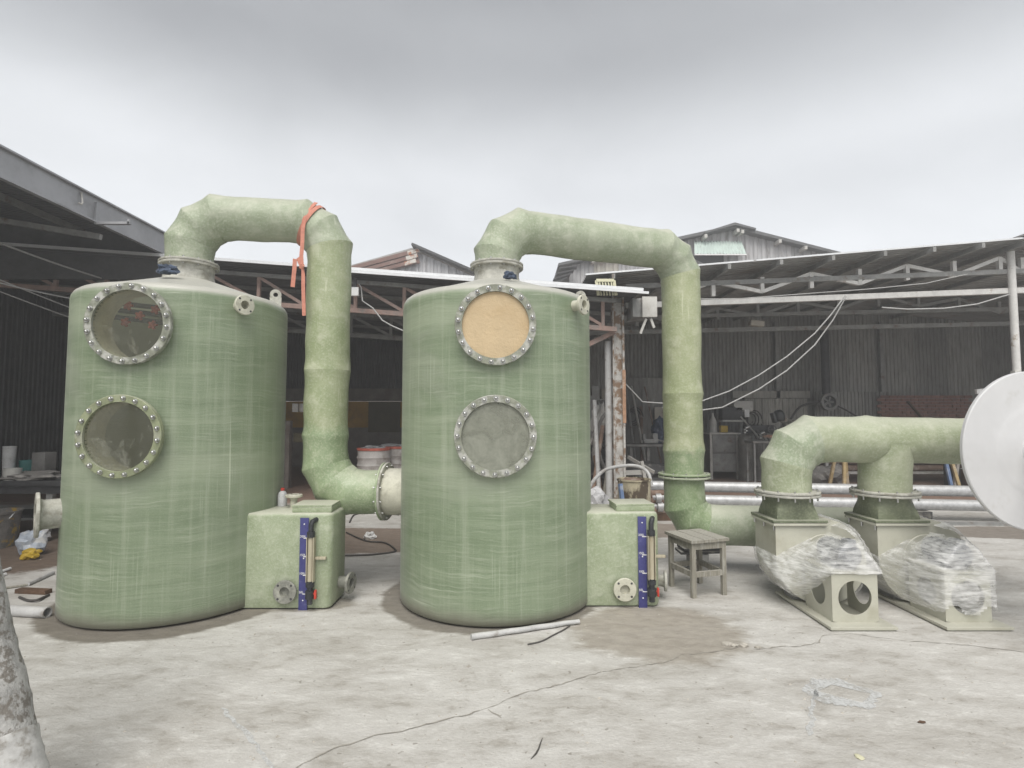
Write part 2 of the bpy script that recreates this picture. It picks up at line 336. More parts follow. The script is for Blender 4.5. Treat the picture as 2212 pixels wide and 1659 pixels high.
M['white'] = paint('white_paint', (0.78, 0.78, 0.77), 0.5, 0, 0.04, 6)
M['acry'] = paint('gauge_sleeve', (0.42, 0.38, 0.28), 0.4, 0, 0.15, 5, (0.3, 0.25, 0.16), 3, (0.5, 0.7), 0, 0.1, (9, 9, 1))
M['red'] = paint('red_plastic', (0.55, 0.055, 0.035), 0.5, 0, 0.2, 9)
M['rednz'] = paint('faded_red_plastic', (0.50, 0.13, 0.09), 0.55, 0, 0.25, 9)
M['beige'] = paint('beige_frp', (0.455, 0.45, 0.375), 0.38, 0, 0.06, 4, (0.37, 0.355, 0.275), 3, (0.55, 0.8), 0.2, 0.06)
M['motor'] = paint('motor_grey', (0.11, 0.12, 0.135), 0.45, 0.2, 0.2, 6)
M['pp'] = paint('white_polypropylene', (0.56, 0.56, 0.565), 0.55, 0, 0.05, 1.5, (0.45, 0.44, 0.42), 4.5, (0.56, 0.8), 0, 0.05)
M['wood'] = paint('grey_wood', (0.25, 0.235, 0.195), 0.8, 0, 0.25, 6, (0.37, 0.36, 0.32), 5, (0.5, 0.7), 0.3, 0.3, (9, 9, 1))
M['plank'] = paint('brown_plank', (0.11, 0.065, 0.04), 0.8, 0, 0.3, 6, (0.06, 0.05, 0.045), 4, (0.5, 0.7), 0, 0.3)
M['pvc'] = paint('grey_pvc', (0.46, 0.46, 0.455), 0.5, 0, 0.15, 7, (0.28, 0.26, 0.24), 8, (0.52, 0.7), 0.2)
M['wire'] = paint('grey_cable', (0.42, 0.42, 0.41), 0.6, 0, 0.15, 9)
M['cable'] = paint('dark_cable', (0.07, 0.065, 0.06), 0.6, 0, 0.2, 9)
M['bag'] = paint('plastic_bag', (0.36, 0.40, 0.46), 0.4, 0, 0.3, 9, (0.58, 0.58, 0.57), 7, (0.45, 0.65))
M['bagw'] = paint('white_bag', (0.52, 0.52, 0.53), 0.5, 0, 0.2, 11)
M['teal'] = paint('teal_can', (0.03, 0.15, 0.14), 0.4, 0, 0.2, 9)
M['stained'] = paint('paint_stained_bucket', (0.15, 0.14, 0.13), 0.6, 0, 0.4, 10, (0.42, 0.27, 0.035), 6, (0.52, 0.62))
M['drum'] = paint('resin_stained_drum', (0.47, 0.42, 0.30), 0.6, 0, 0.2, 6, (0.10, 0.075, 0.05), 3.0, (0.46, 0.56), 0, 0.2, (2, 2, 1))
M['tub'] = paint('white_tub', (0.52, 0.50, 0.48), 0.6, 0, 0.15, 6, (0.33, 0.30, 0.27), 4, (0.5, 0.7))
M['yellow'] = paint('yellow_paint', (0.50, 0.34, 0.035), 0.6, 0, 0.2, 5, (0.4, 0.33, 0.2), 5, (0.55, 0.7))
M['ywall'] = paint('ochre_wall', (0.46, 0.27, 0.055), 0.8, 0, 0.14, 2, (0.32, 0.19, 0.06), 1.5, (0.48, 0.7))
M['tan'] = paint('tan_paint', (0.44, 0.335, 0.17), 0.7, 0, 0.2, 6, (0.56, 0.48, 0.36), 6, (0.5, 0.62))
M['bluep'] = paint('blue_paint', (0.14, 0.21, 0.36), 0.65, 0, 0.2, 6, (0.36, 0.40, 0.46), 6, (0.5, 0.65))
M['render'] = paint('grey_render', (0.21, 0.185, 0.165), 0.85, 0, 0.2, 3, (0.15, 0.12, 0.1), 2, (0.48, 0.7))
M['brick'] = paint('red_brick', (0.25, 0.125, 0.10), 0.85, 0, 0.3, 9, (0.15, 0.09, 0.075), 4, (0.5, 0.7))
M['mortar'] = paint('mortar', (0.23, 0.20, 0.18), 0.9)
M['olive'] = paint('olive_board', (0.10, 0.085, 0.045), 0.7, 0, 0.15, 3)
M['cabin'] = paint('cabinet_steel', (0.16, 0.155, 0.148), 0.55, 0.2, 0.2, 5, (0.25, 0.24, 0.225), 5, (0.5, 0.7))
M['gas'] = paint('gas_cylinder', (0.155, 0.15, 0.138), 0.5, 0.1, 0.18, 4, (0.235, 0.225, 0.2), 4, (0.5, 0.7))
M['orange'] = paint('orange_panel', (0.50, 0.28, 0.17), 0.6, 0, 0.12, 8)
M['shirt'] = paint('camouflage_shirt', (0.27, 0.26, 0.22), 0.85, 0, 0.3, 6, (0.115, 0.115, 0.095), 9, (0.5, 0.58))
M['trouser'] = paint('dark_trousers', (0.075, 0.07, 0.065), 0.85, 0, 0.25, 7)
M['skin'] = paint('skin', (0.34, 0.20, 0.14), 0.55, 0, 0.12, 9)
M['helmet'] = paint('welding_helmet', (0.03, 0.033, 0.034), 0.3, 0, 0.2, 8)
M['chip'] = paint('concrete_chip', (0.40, 0.375, 0.33), 0.9, 0, 0.3, 14)
M['crack'] = paint('crack_shadow', (0.30, 0.28, 0.245), 0.95, 0, 0.3, 20)
M['hose'] = paint('grey_hose', (0.19, 0.18, 0.17), 0.6, 0, 0.3, 6, (0.33, 0.31, 0.29), 6, (0.5, 0.65))
M['rustpipe'] = paint('rusty_pipe', (0.20, 0.135, 0.10), 0.75, 0.1, 0.3, 6, (0.34, 0.28, 0.24), 5, (0.5, 0.65))
M['tarp'] = paint('dark_tarp', (0.045, 0.045, 0.045), 0.7, 0, 0.4, 7, (0.2, 0.19, 0.18), 6, (0.55, 0.68))
M['wrap'] = paint('grubby_white_tape', (0.46, 0.455, 0.44), 0.7, 0, 0.2, 8, (0.26, 0.245, 0.22), 14, (0.5, 0.66))
M['resin'] = paint('pale_resin_run', (0.49, 0.505, 0.41), 0.45, 0, 0.2, 20)
M['spipe'] = paint('dark_spray_pipe', (0.10, 0.095, 0.085), 0.6, 0, 0.2, 8)
M['lamp'] = paint('lamp_housing', (0.50, 0.49, 0.46), 0.55, 0.1, 0.12, 5, (0.36, 0.34, 0.3), 5, (0.5, 0.7))
M['lemon'] = paint('cream_plastic', (0.64, 0.62, 0.44), 0.5, 0, 0.08, 6)

def glass_mat(name, dirt_lo, dirt_hi, dirtcol, a, b):
    t = NT(name); v = t.tc.outputs['Object']
    f = t.noise(t.map(v, (1, 1, 1), rot=(0, 0.5, 0)), 5.0, 6, 0.65, 0.8); g = t.noise(v, 40, 3, 0.6)
    k = t.step(t.math('ADD', t.math('MULTIPLY', f, 0.8), t.math('MULTIPLY', g, 0.2)), a, b, dirt_lo, dirt_hi)
    t.set(dirtcol, 0.6)
    tr = t.n('ShaderNodeBsdfTransparent'); tr.inputs[0].default_value = (0.93, 0.95, 0.92, 1)
    gl = t.n('ShaderNodeBsdfGlossy'); gl.inputs['Roughness'].default_value = 0.06
    fr = t.n('ShaderNodeFresnel'); fr.inputs[0].default_value = 1.45
    m1 = t.n('ShaderNodeMixShader'); t.l(t.math('MULTIPLY', fr.outputs[0], 0.55), m1.inputs[0]); t.l(tr.outputs[0], m1.inputs[1]); t.l(gl.outputs[0], m1.inputs[2])
    m2 = t.n('ShaderNodeMixShader'); t.l(k, m2.inputs[0]); t.l(m1.outputs[0], m2.inputs[1]); t.l(t.b.outputs[0], m2.inputs[2])
    t.l(m2.outputs[0], t.out.inputs[0]); return t.m
M['glassA'] = glass_mat('clear_sight_glass', 0.06, 0.5, (0.30, 0.29, 0.235), 0.54, 0.76)
M['glassB'] = glass_mat('smeared_sight_glass', 0.08, 0.55, (0.30, 0.30, 0.25), 0.50, 0.74)
M['glassC'] = glass_mat('dusty_sight_glass', 0.42, 0.82, (0.30, 0.31, 0.255), 0.34, 0.70)
def film_mat():
    t = NT('stretch_film'); v = t.tc.outputs['Object']
    s1 = t.noise(t.map(v, (3, 4, 16), rot=(0.2, 0.3, 0)), 1.0, 5, 0.65, 1.2); s2 = t.noise(t.map(v, (7, 7, 60), rot=(0, 0.5, 0)), 1.0, 4, 0.6, 0.6); bl = t.noise(v, 4, 3)
    h = t.math('ADD', t.math('MULTIPLY', s1, 0.6), t.math('MULTIPLY', s2, 0.4))
    k = t.step(t.math('ADD', t.math('MULTIPLY', h, 0.75), t.math('MULTIPLY', bl, 0.25)), 0.38, 0.64, 0.16, 0.72)
    t.set((0.90, 0.90, 0.89), 0.22, 0, 0.7); t.bump(h, 0.22, 0.01)
    tr = t.n('ShaderNodeBsdfTransparent'); m2 = t.n('ShaderNodeMixShader')
    t.l(k, m2.inputs[0]); t.l(tr.outputs[0], m2.inputs[1]); t.l(t.b.outputs[0], m2.inputs[2]); t.l(m2.outputs[0], t.out.inputs[0]); return t.m
M['film'] = film_mat()
# ------------------------------------------------------------------ ground
T1 = Vector((-2.972, 5.046, 0)); T2 = Vector((-0.142, 5.098, 0)); TR = 0.85
def ground_mat():
    t = NT('worn_concrete_yard'); v = t.tc.outputs['Object']; x, y, z = t.sep(v)[:3]
    big = t.noise(v, 0.55, 5, 0.6); med = t.noise(t.map(v, (1.0, 2.2, 1), rot=(0, 0, 0.45)), 1.7, 7, 0.66, 0.5)
    sm = t.noise(t.map(v, (1.0, 1.9, 1), rot=(0, 0, 0.45)), 7.0, 6, 0.7, 0.3); fin = t.noise(v, 60, 3, 0.7)
    c = t.mix(t.step(t.math('ADD', t.math('MULTIPLY', big, 0.45), t.math('MULTIPLY', med, 0.55)), 0.36, 0.60), (0.43, 0.412, 0.38), (0.56, 0.547, 0.52))
    pal = t.math('MULTIPLY', t.step(sm, 0.48, 0.66), t.step(med, 0.40, 0.62)); c = t.mix(t.math('MULTIPLY', pal, 0.7), c, (0.69, 0.68, 0.65))
    dk = t.math('MULTIPLY', t.step(sm, 0.52, 0.36), t.step(med, 0.56, 0.40)); c = t.mix(t.math('MULTIPLY', dk, 0.55), c, (0.27, 0.245, 0.21))
    fs = t.noise(t.map(v, (1.0, 2.6, 1), rot=(0, 0, 0.35)), 22, 5, 0.7); c = t.mix(t.math('MULTIPLY', t.step(fs, 0.56, 0.70), t.step(big, 0.42, 0.58, 0.1, 0.5)), c, (0.28, 0.26, 0.225))
    c = t.mix(t.math('MULTIPLY', t.step(fs, 0.44, 0.30), 0.35), c, (0.70, 0.69, 0.655))
    spk = t.step(t.noise(v, 24, 2, 0.5), 0.685, 0.73); c = t.mix(t.math('MULTIPLY', spk, 0.65), c, (0.20, 0.18, 0.15))
    c = t.mix(t.step(fin, 0.2, 0.8, 0.0, 0.28), c, (0.30, 0.285, 0.26))
    wob = t.math('ADD', t.math('MULTIPLY', t.math('SUBTRACT', med, 0.5), 0.9), t.math('MULTIPLY', t.math('SUBTRACT', sm, 0.5), 0.5))
    def blob(cx, cy, rx, ry, soft=0.12, w=0.5):
        dx = t.math('DIVIDE', t.math('SUBTRACT', x, cx), rx); dy = t.math('DIVIDE', t.math('SUBTRACT', y, cy), ry)
        d = t.math('SQRT', t.math('ADD', t.math('MULTIPLY', dx, dx), t.math('MULTIPLY', dy, dy)))
        return t.step(t.math('ADD', d, t.math('MULTIPLY', wob, w)), 1.0-soft, 1.0+soft, 1.0, 0.0)
    def stain(c, b, col, amt):
        return t.mix(t.math('MULTIPLY', b, amt), c, t.mix(t.step(sm, 0.35, 0.65), tuple(q*0.8 for q in col), col))
    c = stain(c, blob(1.05, 4.22, 0.66, 0.52, 0.16, 0.8), (0.345, 0.31, 0.262), 0.82)          # damp sandy patch by the right tank
    c = stain(c, blob(T1.x+0.05, T1.y-0.05, 0.99, 0.99, 0.03, 0.12), (0.185, 0.165, 0.135), 0.92)    # grime round the tank feet, darkened to paint in their contact shadow
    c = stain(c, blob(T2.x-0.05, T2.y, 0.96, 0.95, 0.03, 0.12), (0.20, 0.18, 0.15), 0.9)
    c = stain(c, blob(-1.9, 4.85, 0.55, 0.22, 0.1, 0.4), (0.25, 0.225, 0.185), 0.7)
    c = stain(c, blob(-2.1, 7.3, 1.9, 0.75, 0.05, 0.3), (0.235, 0.18, 0.14), 0.9)             # wet earth between the tanks
    c = stain(c, blob(1.9, 7.9, 1.2, 0.5, 0.05, 0.5), (0.25, 0.20, 0.16), 0.8)
    c = stain(c, blob(6.9, 7.75, 1.25, 0.42, 0.05, 0.4), (0.225, 0.195, 0.165), 0.9)
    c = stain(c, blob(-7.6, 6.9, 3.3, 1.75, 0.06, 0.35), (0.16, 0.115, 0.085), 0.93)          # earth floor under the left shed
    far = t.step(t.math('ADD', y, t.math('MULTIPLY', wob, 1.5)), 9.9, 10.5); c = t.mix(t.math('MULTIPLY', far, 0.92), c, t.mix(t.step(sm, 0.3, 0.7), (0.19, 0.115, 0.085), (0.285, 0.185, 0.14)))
    c = stain(c, blob(1.4, 2.2, 0.11, 0.12, 0.2, 0.6), (0.27, 0.25, 0.20), 0.6)
    t.bump(t.math('ADD', t.math('MULTIPLY', sm, 1.0), t.math('MULTIPLY', fin, 0.35)), 0.5, 0.02)
    return t.set(c, t.step(med, 0.3, 0.7, 0.72, 0.9), 0, 0.25)
gm = MB()
xs = [-900, -60, -15, 15, 60, 900]; ys = [-300, -20, 0, 12, 30, 100, 1500]
gm.add([(a, b, 0) for b in ys for a in xs], [(j*6+i, j*6+i+1, (j+1)*6+i+1, (j+1)*6+i) for j in range(6) for i in range(5)])
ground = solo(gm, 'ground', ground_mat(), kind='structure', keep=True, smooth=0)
def strip(pts, w, z, jit=0.3):
    mb = MB(); q = []
    for i in range(len(pts)-1):
        a, b = Vector(pts[i]), Vector(pts[i+1]); n = max(1, int((b-a).length/0.035))
        for k in range(n): q.append(a.lerp(b, k/n) + Vector((random.uniform(-1, 1), random.uniform(-1, 1), 0))*0.009)
    q.append(Vector(pts[-1])); vs = []
    for i, p in enumerate(q):
        d = (q[min(i+1, len(q)-1)]-q[max(i-1, 0)]); d.z = 0; d.normalize(); n = Vector((-d.y, d.x, 0))
        ww = w*random.uniform(1-jit, 1+jit)*(0.25 if i in (0, len(q)-1) else 1)
        vs += [(p.x+n.x*ww, p.y+n.y*ww, z), (p.x-n.x*ww, p.y-n.y*ww, z)]
    return mb.add(vs, [(2*i, 2*i+1, 2*i+3, 2*i+2) for i in range(len(q)-1)])
ck = [(658, 1650), (734, 1612), (811, 1590), (869, 1579), (920, 1566), (996, 1547), (1055, 1531), (1095, 1511), (1144, 1495), (1214, 1479), (1293, 1453), (1384, 1439), (1432, 1432), (1476, 1415), (1531, 1410), (1597, 1398), (1640, 1404), (1689, 1397), (1731, 1396), (1768, 1389), (1777, 1373), (1841, 1370), (1964, 1386), (2012, 1388), (2116, 1397), (2215, 1409)]
part(strip([G(*p) for p in [(600, 1690)]+ck], 0.0030, 0.003, 0.9), 'crack', M['crack'], ground, smooth=0)
part(strip([G(*p) for p in [(1055, 1531), (1075, 1545), (1083, 1552)]], 0.004, 0.003), 'crack', M['crack'], ground, smooth=0)
part(strip([G(*p) for p in [(1145, 1640), (1160, 1628), (1168, 1605), (1172, 1595)]], 0.004, 0.003), 'crack', M['cable'], ground, smooth=0)
# white spray-paint outline on the slab
def mark_mat():
    t = NT('worn_white_spray'); v = t.tc.outputs['Object']
    k = t.step(t.math('ADD', t.math('MULTIPLY', t.noise(v, 9, 6, 0.7), 0.6), t.math('MULTIPLY', t.noise(v, 45, 4, 0.7), 0.4)), 0.38, 0.58, 0.12, 0.78)
    t.set((0.62, 0.63, 0.63), 0.8); tr = t.n('ShaderNodeBsdfTransparent'); m2 = t.n('ShaderNodeMixShader')
    t.l(k, m2.inputs[0]); t.l(tr.outputs[0], m2.inputs[1]); t.l(t.b.outputs[0], m2.inputs[2]); t.l(m2.outputs[0], t.out.inputs[0]); return t.m
M['mark'] = mark_mat()
inn = [G(*p) for p in [(1768, 1495), (1790, 1485), (1880, 1497), (1850, 1517), (1790, 1500)]]
inn = [G(*p) for p in [(1767, 1494), (1797, 1480), (1882, 1500), (1862, 1519)]]
otr = [G(*p) for p in [(1732, 1496), (1757, 1468), (1812, 1468), (1905, 1498), (1884, 1532), (1780, 1520)]]
cen = sum(inn, Vector())/4
ring_i, ring_o = [], []
def ray_poly(c, a, poly):
    d = Vector((math.cos(a), math.sin(a), 0)); best = 9
    for i in range(len(poly)):
        p, q = poly[i]-c, poly[(i+1) % len(poly)]-c; e = q-p
        den = d.x*e.y-d.y*e.x
        if abs(den) < 1e-9: continue
        s = (p.x*e.y-p.y*e.x)/den; u = (p.x*d.y-p.y*d.x)/den
        if s > 0 and -1e-6 <= u <= 1.000001: best = min(best, s)
    return c+d*best
mk = MB(); NR = 90; vs = []
for k in range(NR):
    a = 2*math.pi*k/NR; i = ray_poly(cen, a, inn); o = ray_poly(cen, a, otr); o = o + (o-cen).normalized()*random.uniform(-0.012, 0.02)
    vs += [(i.x, i.y, 0.004), (o.x, o.y, 0.004)]
mk.add(vs, [(2*k, 2*k+1, (2*k+3) % (2*NR), (2*k+2) % (2*NR)) for k in range(NR)])
part(mk, 'paint_outline', M['mark'], ground, smooth=0)
part(strip([G(*p) for p in [(1762, 1490), (1757, 1520), (1752, 1560), (1748, 1590)]], 0.012, 0.004, 0.4), 'paint_line', M['mark'], ground, smooth=0)
part(strip([G(*p) for p in [(480, 1530), (520, 1575), (560, 1620), (590, 1665)]], 0.012, 0.004, 0.3), 'paint_line', M['mark'], ground, smooth=0)
# loose grit on the slab
gr = MB(); rng = random.Random(3)
for k in range(620):
    yy = 1.7 + 5.3*rng.random()**1.2; xx = rng.uniform(-0.95, 0.95)*yy; s = rng.uniform(0.003, 0.009)*(1.9 if rng.random() < 0.08 else 1)
    if (Vector((xx, yy, 0))-T1).length < 0.9 or (Vector((xx, yy, 0))-T2).length < 0.9: continue
    vs = [(xx+s*rng.uniform(.7, 1.3)*math.cos(a), yy+s*rng.uniform(.7, 1.3)*math.sin(a), 0) for a in (0.2, 1.8, 3.1, 4.6)] + [(xx, yy, s*rng.uniform(.6, 1.1))]
    gr.add(vs, [(0, 1, 4), (1, 2, 4), (2, 3, 4), (3, 0, 4)])
solo(gr, 'grit', M['chip'], 'fine grit and small crumbs strewn over the concrete yard', 'grit', kind='stuff', smooth=0, keep=True)
# ------------------------------------------------------------------ sheds and buildings
def corr(w, l, pitch=0.11, amp=0.02, flat=False):
    """corrugated sheet: width w along X, length l along Z (hung from z=0 to z=l), ribs bulge along Y"""
    n = max(2, int(round(w/pitch))); pr = []
    for i in range(n):
        x0 = w*i/n; p = w/n
        pr += [(x0, 0), (x0+p*0.30, 0), (x0+p*0.42, -amp), (x0+p*0.78, -amp), (x0+p*0.90, 0)]
    pr.append((w, 0)); mb = MB(); m = len(pr)
    mb.add([(a, b, 0) for a, b in pr]+[(a, b, l) for a, b in pr], [(i, i+1, m+i+1, m+i) for i in range(m-1)]); return mb
def place(me, name, parent, mat4):
    o = bpy.data.objects.new(name, me); COL.objects.link(o); o.parent = parent
    o.matrix_local = Matrix.Translation(-woff(parent)) @ mat4; return o
def sheet_wall(parent, p0, ex, width, z0, z1, mat, sw=0.95, pitch=0.11, amp=0.02, name='wall_sheet', jitter=0.0):
    """row of corrugated sheets from p0 along unit vector ex"""
    ex = Vector(ex).normalized(); n = max(1, int(round(width/sw))); sw = width/n
    me = corr(sw+0.03, z1-z0, pitch, amp).mesh(name, smooth=0); me.materials.append(mat)
    ey = Vector((0, 0, 1)).cross(ex)
    for i in range(n):
        o = Vector(p0)+ex*(i*sw) + ey*(0.008*(i % 2)); m = Matrix(((ex.x, ey.x, 0, o.x), (ex.y, ey.y, 0, o.y), (0, 0, 1, z0+random.uniform(-jitter, jitter)), (0, 0, 0, 1)))
        place(me, name, parent, m)
def roof_sheets(parent, a, b, y0, y1, mat, sw=0.95, pitch=0.14, amp=0.03, name='roof_sheet'):
    """sheets side by side along Y, each running down the slope from a=(x,z) to b=(x,z)"""
    L = math.hypot(b[0]-a[0], b[1]-a[1]); n = max(1, int(round((y1-y0)/sw))); sw = (y1-y0)/n
    me = corr(sw+0.03, L, pitch, amp).mesh(name, smooth=0); me.materials.append(mat)
    ez = Vector((b[0]-a[0], 0, b[1]-a[1])).normalized(); ex = Vector((0, 1, 0)); ey = ez.cross(ex)
    if ey.z > 0: ex = -ex; ey = ez.cross(ex)
    for i in range(n):
        yy = y0+i*sw if ex.y > 0 else y0+(i+1)*sw
        o = Vector((a[0], yy, a[1])) - ey*(0.006*(i % 2))
        place(me, name, parent, Matrix(((ex.x, ey.x, ez.x, o.x), (ex.y, ey.y, ez.y, o.y), (ex.z, ey.z, ez.z, o.z), (0, 0, 0, 1))))
def truss(parent, Y, x0, x1, zb, zt, posts, mat, w=0.07, zig=True, pratt=False, zb2=None, zt2=None):
    """zb, zt: functions x -> chord height"""
    part(MB().beam((x0, Y, zb(x0)), (x1, Y, zb(x1)), w, w*1.15), 'bottom_chord', mat, parent, smooth=0)
    part(MB().beam((x0, Y, zt(x0)), (x1, Y, zt(x1)), w, w*1.0), 'top_chord', M['greyst'], parent, smooth=0)
    for i, x in enumerate(posts):
        part(MB().beam((x, Y, zb(x)+w*0.5), (x, Y, zt(x)-w*0.4), w*0.8, w*0.8, up=(0, 1, 0)), 'post', mat, parent, smooth=0)
        if i+1 < len(posts):
            xa, xb = x, posts[i+1]
            if pratt or i % 2 == 1: a, b = (xa, Y+0.004, zt(xa)-w*0.5), (xb, Y+0.004, zb(xb)+w*0.6)
            else: a, b = (xa, Y+0.004, zb(xa)+w*0.6), (xb, Y+0.004, zt(xb)-w*0.5)
            part(MB().beam(a, b, w*0.7, w*0.75), 'diagonal', mat, parent, smooth=0)

# ---- right shed: gable front facing the yard, ridge near the right edge of the view
YR = 10.0
rs = thing('open_shed', 'open workshop shed on the right with white steel roof truss and dark corrugated back wall', 'shed', (5, YR, 0))
zroof = lambda x: 4.05 + (min(x, 9.07)-1.35)*0.0842 - max(0, x-9.07)*0.0842
zbot = lambda x: 3.60 + (min(x, 9.07)-2.05)*0.0832 - max(0, x-9.07)*0.0832
ztop = lambda x: zroof(x) - 0.16
posts = [2.75, 3.66, 4.55, 5.45, 6.33, 7.2, 8.06, 8.9, 9.3, 10.2, 11.1]
truss(rs, YR, 2.06, 11.6, zbot, ztop, posts, M['whitest'], 0.085)
for Y2 in (13.0,):
    truss(rs, Y2, 1.4, 13.5, zbot, ztop, [2.0+0.95*i for i in range(12)], M['greyst'], 0.085)
roof_sheets(rs, (9.07, zroof(9.07)), (1.30, zroof(1.30)), 9.55, 16.2, M['roofsh'])
roof_sheets(rs, (9.07, zroof(9.07)), (16.0, zroof(16.0)), 9.55, 16.2, M['roofsh'])
part(MB().beam((9.07, 9.45, zroof(9.07)+0.05), (9.07, 16.2, zroof(9.07)+0.05), 0.34, 0.03), 'ridge_cap', M['roofsh'], rs)
for x in [1.75, 2.8, 3.75, 4.65, 5.55, 6.45, 7.3, 8.15, 8.95, 10.0, 11.0]:
    part(MB().beam((x, 9.44, zroof(x)-0.075), (x, 16.0, zroof(x)-0.075), 0.055, 0.085), 'purlin', M['greyst'], rs, smooth=0)
for a, b in ((1.28, 4.2), (4.25, 9.05), (9.1, 14)):
    part(MB().beam((a, 9.53, zroof(a)+0.012), (b, 9.53, zroof(b)+0.012), 0.03, 0.028), 'edge_trim', M['trim'], rs, smooth=0)
# built-up rusted column
c1 = MB(); c1x, c1y = 1.90, 10.0
part(MB().box((c1x, c1y, 1.95), (0.17, 0.13, 3.9)), 'column', M['rustcol'], rs, smooth=0)
part(MB().box((c1x-0.085, c1y-0.03, 1.95), (0.02, 0.17, 3.9)).box((c1x+0.095, c1y-0.03, 1.95), (0.035, 0.17, 3.9)), 'column_plate', M['rustcol'], rs, smooth=0)
part(MB().box((c1x+0.0975, c1y-0.118, 1.95), (0.06, 0.006, 0.95)), 'rust_patch', M['rustor'], rs, smooth=0)
part(MB().box((c1x+0.02, c1y, 0.02), (0.4, 0.34, 0.04), bev=0.008), 'base_plate', M['rustcol'], rs)
part(MB().cyl((9.06, 9.94, 0), (9.06, 9.94, zbot(9.06)+0.4), 0.062, seg=20), 'column', M['whitest'], rs)
part(MB().box((9.0, 9.9, 2.28), (0.10, 0.10, 0.26), bev=0.008), 'switch_box', M['lamp'], rs)
part(MB().cyl((1.74, 10.02, 0), (1.74, 10.02, 2.95), 0.062, seg=18), 'downpipe', M['pvc'], rs)
# back wall
sheet_wall(rs, (1.0, 16.0, 0), (1, 0, 0), 14.5, 0.0, 4.55, M['sheetdk'], 0.97, 0.105, 0.02)
sheet_wall(rs, (15.5, 9.6, 0), (0, 1, 0), 6.4, 0.0, 4.2, M['sheetdk'], 0.97, 0.105, 0.03)
for x in (4.4, 7.6, 10.6):
    part(MB().beam((x, 15.88, 0), (x, 15.88, 4.3), 0.10, 0.10, up=(0, 1, 0)), 'wall_post', M['greyst'], rs, smooth=0)
part(MB().beam((6.3, 15.86, 2.22), (8.5, 15.86, 2.22), 0.06, 0.2), 'door_header', M['sheetlt'], rs, smooth=0)
sheet_wall(rs, (6.62, 15.80, 0), (1, 0, 0), 1.75, 0.03, 2.1, M['sheetlt'], 0.6, 0.20, 0.025, 'door_panel')
sheet_wall(rs, (8.62, 15.84, 0), (1, 0, 0), 2.1, 0.03, 2.3, M['sheetdk'], 0.7, 0.10, 0.025, 'door_panel')
sheet_wall(rs, (2.9, 15.84, 0), (1, 0, 0), 1.6, 0.03, 2.7, M['sheetdk'], 0.8, 0.4, 0.015, 'door_panel')
# low brick wall at the back
bw = thing('brick_wall', 'low weathered red brick wall at the back right of the workshop', 'wall', (11.7, 15.75, 0))
part(MB().box((11.7, 15.78, 1.08), (2.6, 0.12, 2.16)), 'mortar_core', M['mortar'], bw, smooth=0)
bme = MB().box((0, 0, 0), (0.222, 0.03, 0.075), bev=0.006).mesh('brick', smooth=0); bme.materials.append(M['brick'])
for r in range(10):
    for k in range(11):
        x = 10.42+0.236*k+(0.118 if r % 2 else 0)
        if x > 12.95: continue
        part(bme, 'brick', None, bw, loc=(x-11.7, -0.045+random.uniform(-.006, .006), 1.36+0.088*r))
part(MB().beam((11.55, 15.62, 1.5), (11.15, 15.66, 2.02), 0.09, 0.03), 'leaning_board', M['plank'], bw, smooth=0)

# ---- middle shed: mono-pitch roof falling to the right
YM = 9.7
ms = thing('open_shed', 'open shed behind the left tank with pitched dark roof and pink primed trusses', 'shed', (-4, YM, 0))
zm = lambda x: 4.24 - (x+4.95)*0.0725
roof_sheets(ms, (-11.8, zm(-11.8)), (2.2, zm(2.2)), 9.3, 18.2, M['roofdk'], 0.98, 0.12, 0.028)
part(MB().beam((-11.8, 9.28, zm(-11.8)+0.012), (2.22, 9.28, zm(2.22)+0.012), 0.03, 0.05), 'edge_trim', M['trim'], ms, smooth=0)
part(MB().beam((-3.0, 9.24, zm(-3.0)-0.045), (2.3, 9.24, zm(2.3)-0.045), 0.03, 0.04), 'edge_trim', M['trim'], ms, smooth=0)
zmb = lambda x: 3.46-(x+2.8)*0.0725
zmt = lambda x: zm(x)-0.12
mposts = [-9.85, -8.95, -8.06, -7.16, -6.27, -5.37, -4.47, -3.68, -2.76, -1.9, -1.0, -0.1, 0.8, 1.6]
truss(ms, YM, -10, 1.84, zmb, zmt, mposts, M['pinkst'], 0.07, pratt=True)
truss(ms, 13.2, -11, 1.0, zmb, zmt, [-10.5+0.95*i for i in range(12)], M['greyst'], 0.08, pratt=True)
for Y in (9.95, 11.2, 12.6, 14, 15.5, 17):
    part(MB().beam((-11.6, Y, zm(-11.6)-0.06), (2.0, Y, zm(2.0)-0.06), 0.05, 0.07), 'rafter', M['greyst'], ms, smooth=0)
part(MB().beam((1.84, 9.86, zmb(1.84)-0.02), (0.3, 10.0, zmb(1.84)-0.75), 0.08, 0.08), 'knee_brace', M['pinkst'], ms, smooth=0)
part(MB().beam((-7.3, 9.8, 0), (-7.3, 9.8, zm(-7.3)-0.1), 0.14, 0.14, up=(0, 1, 0)), 'column', M['greyst'], ms, smooth=0)
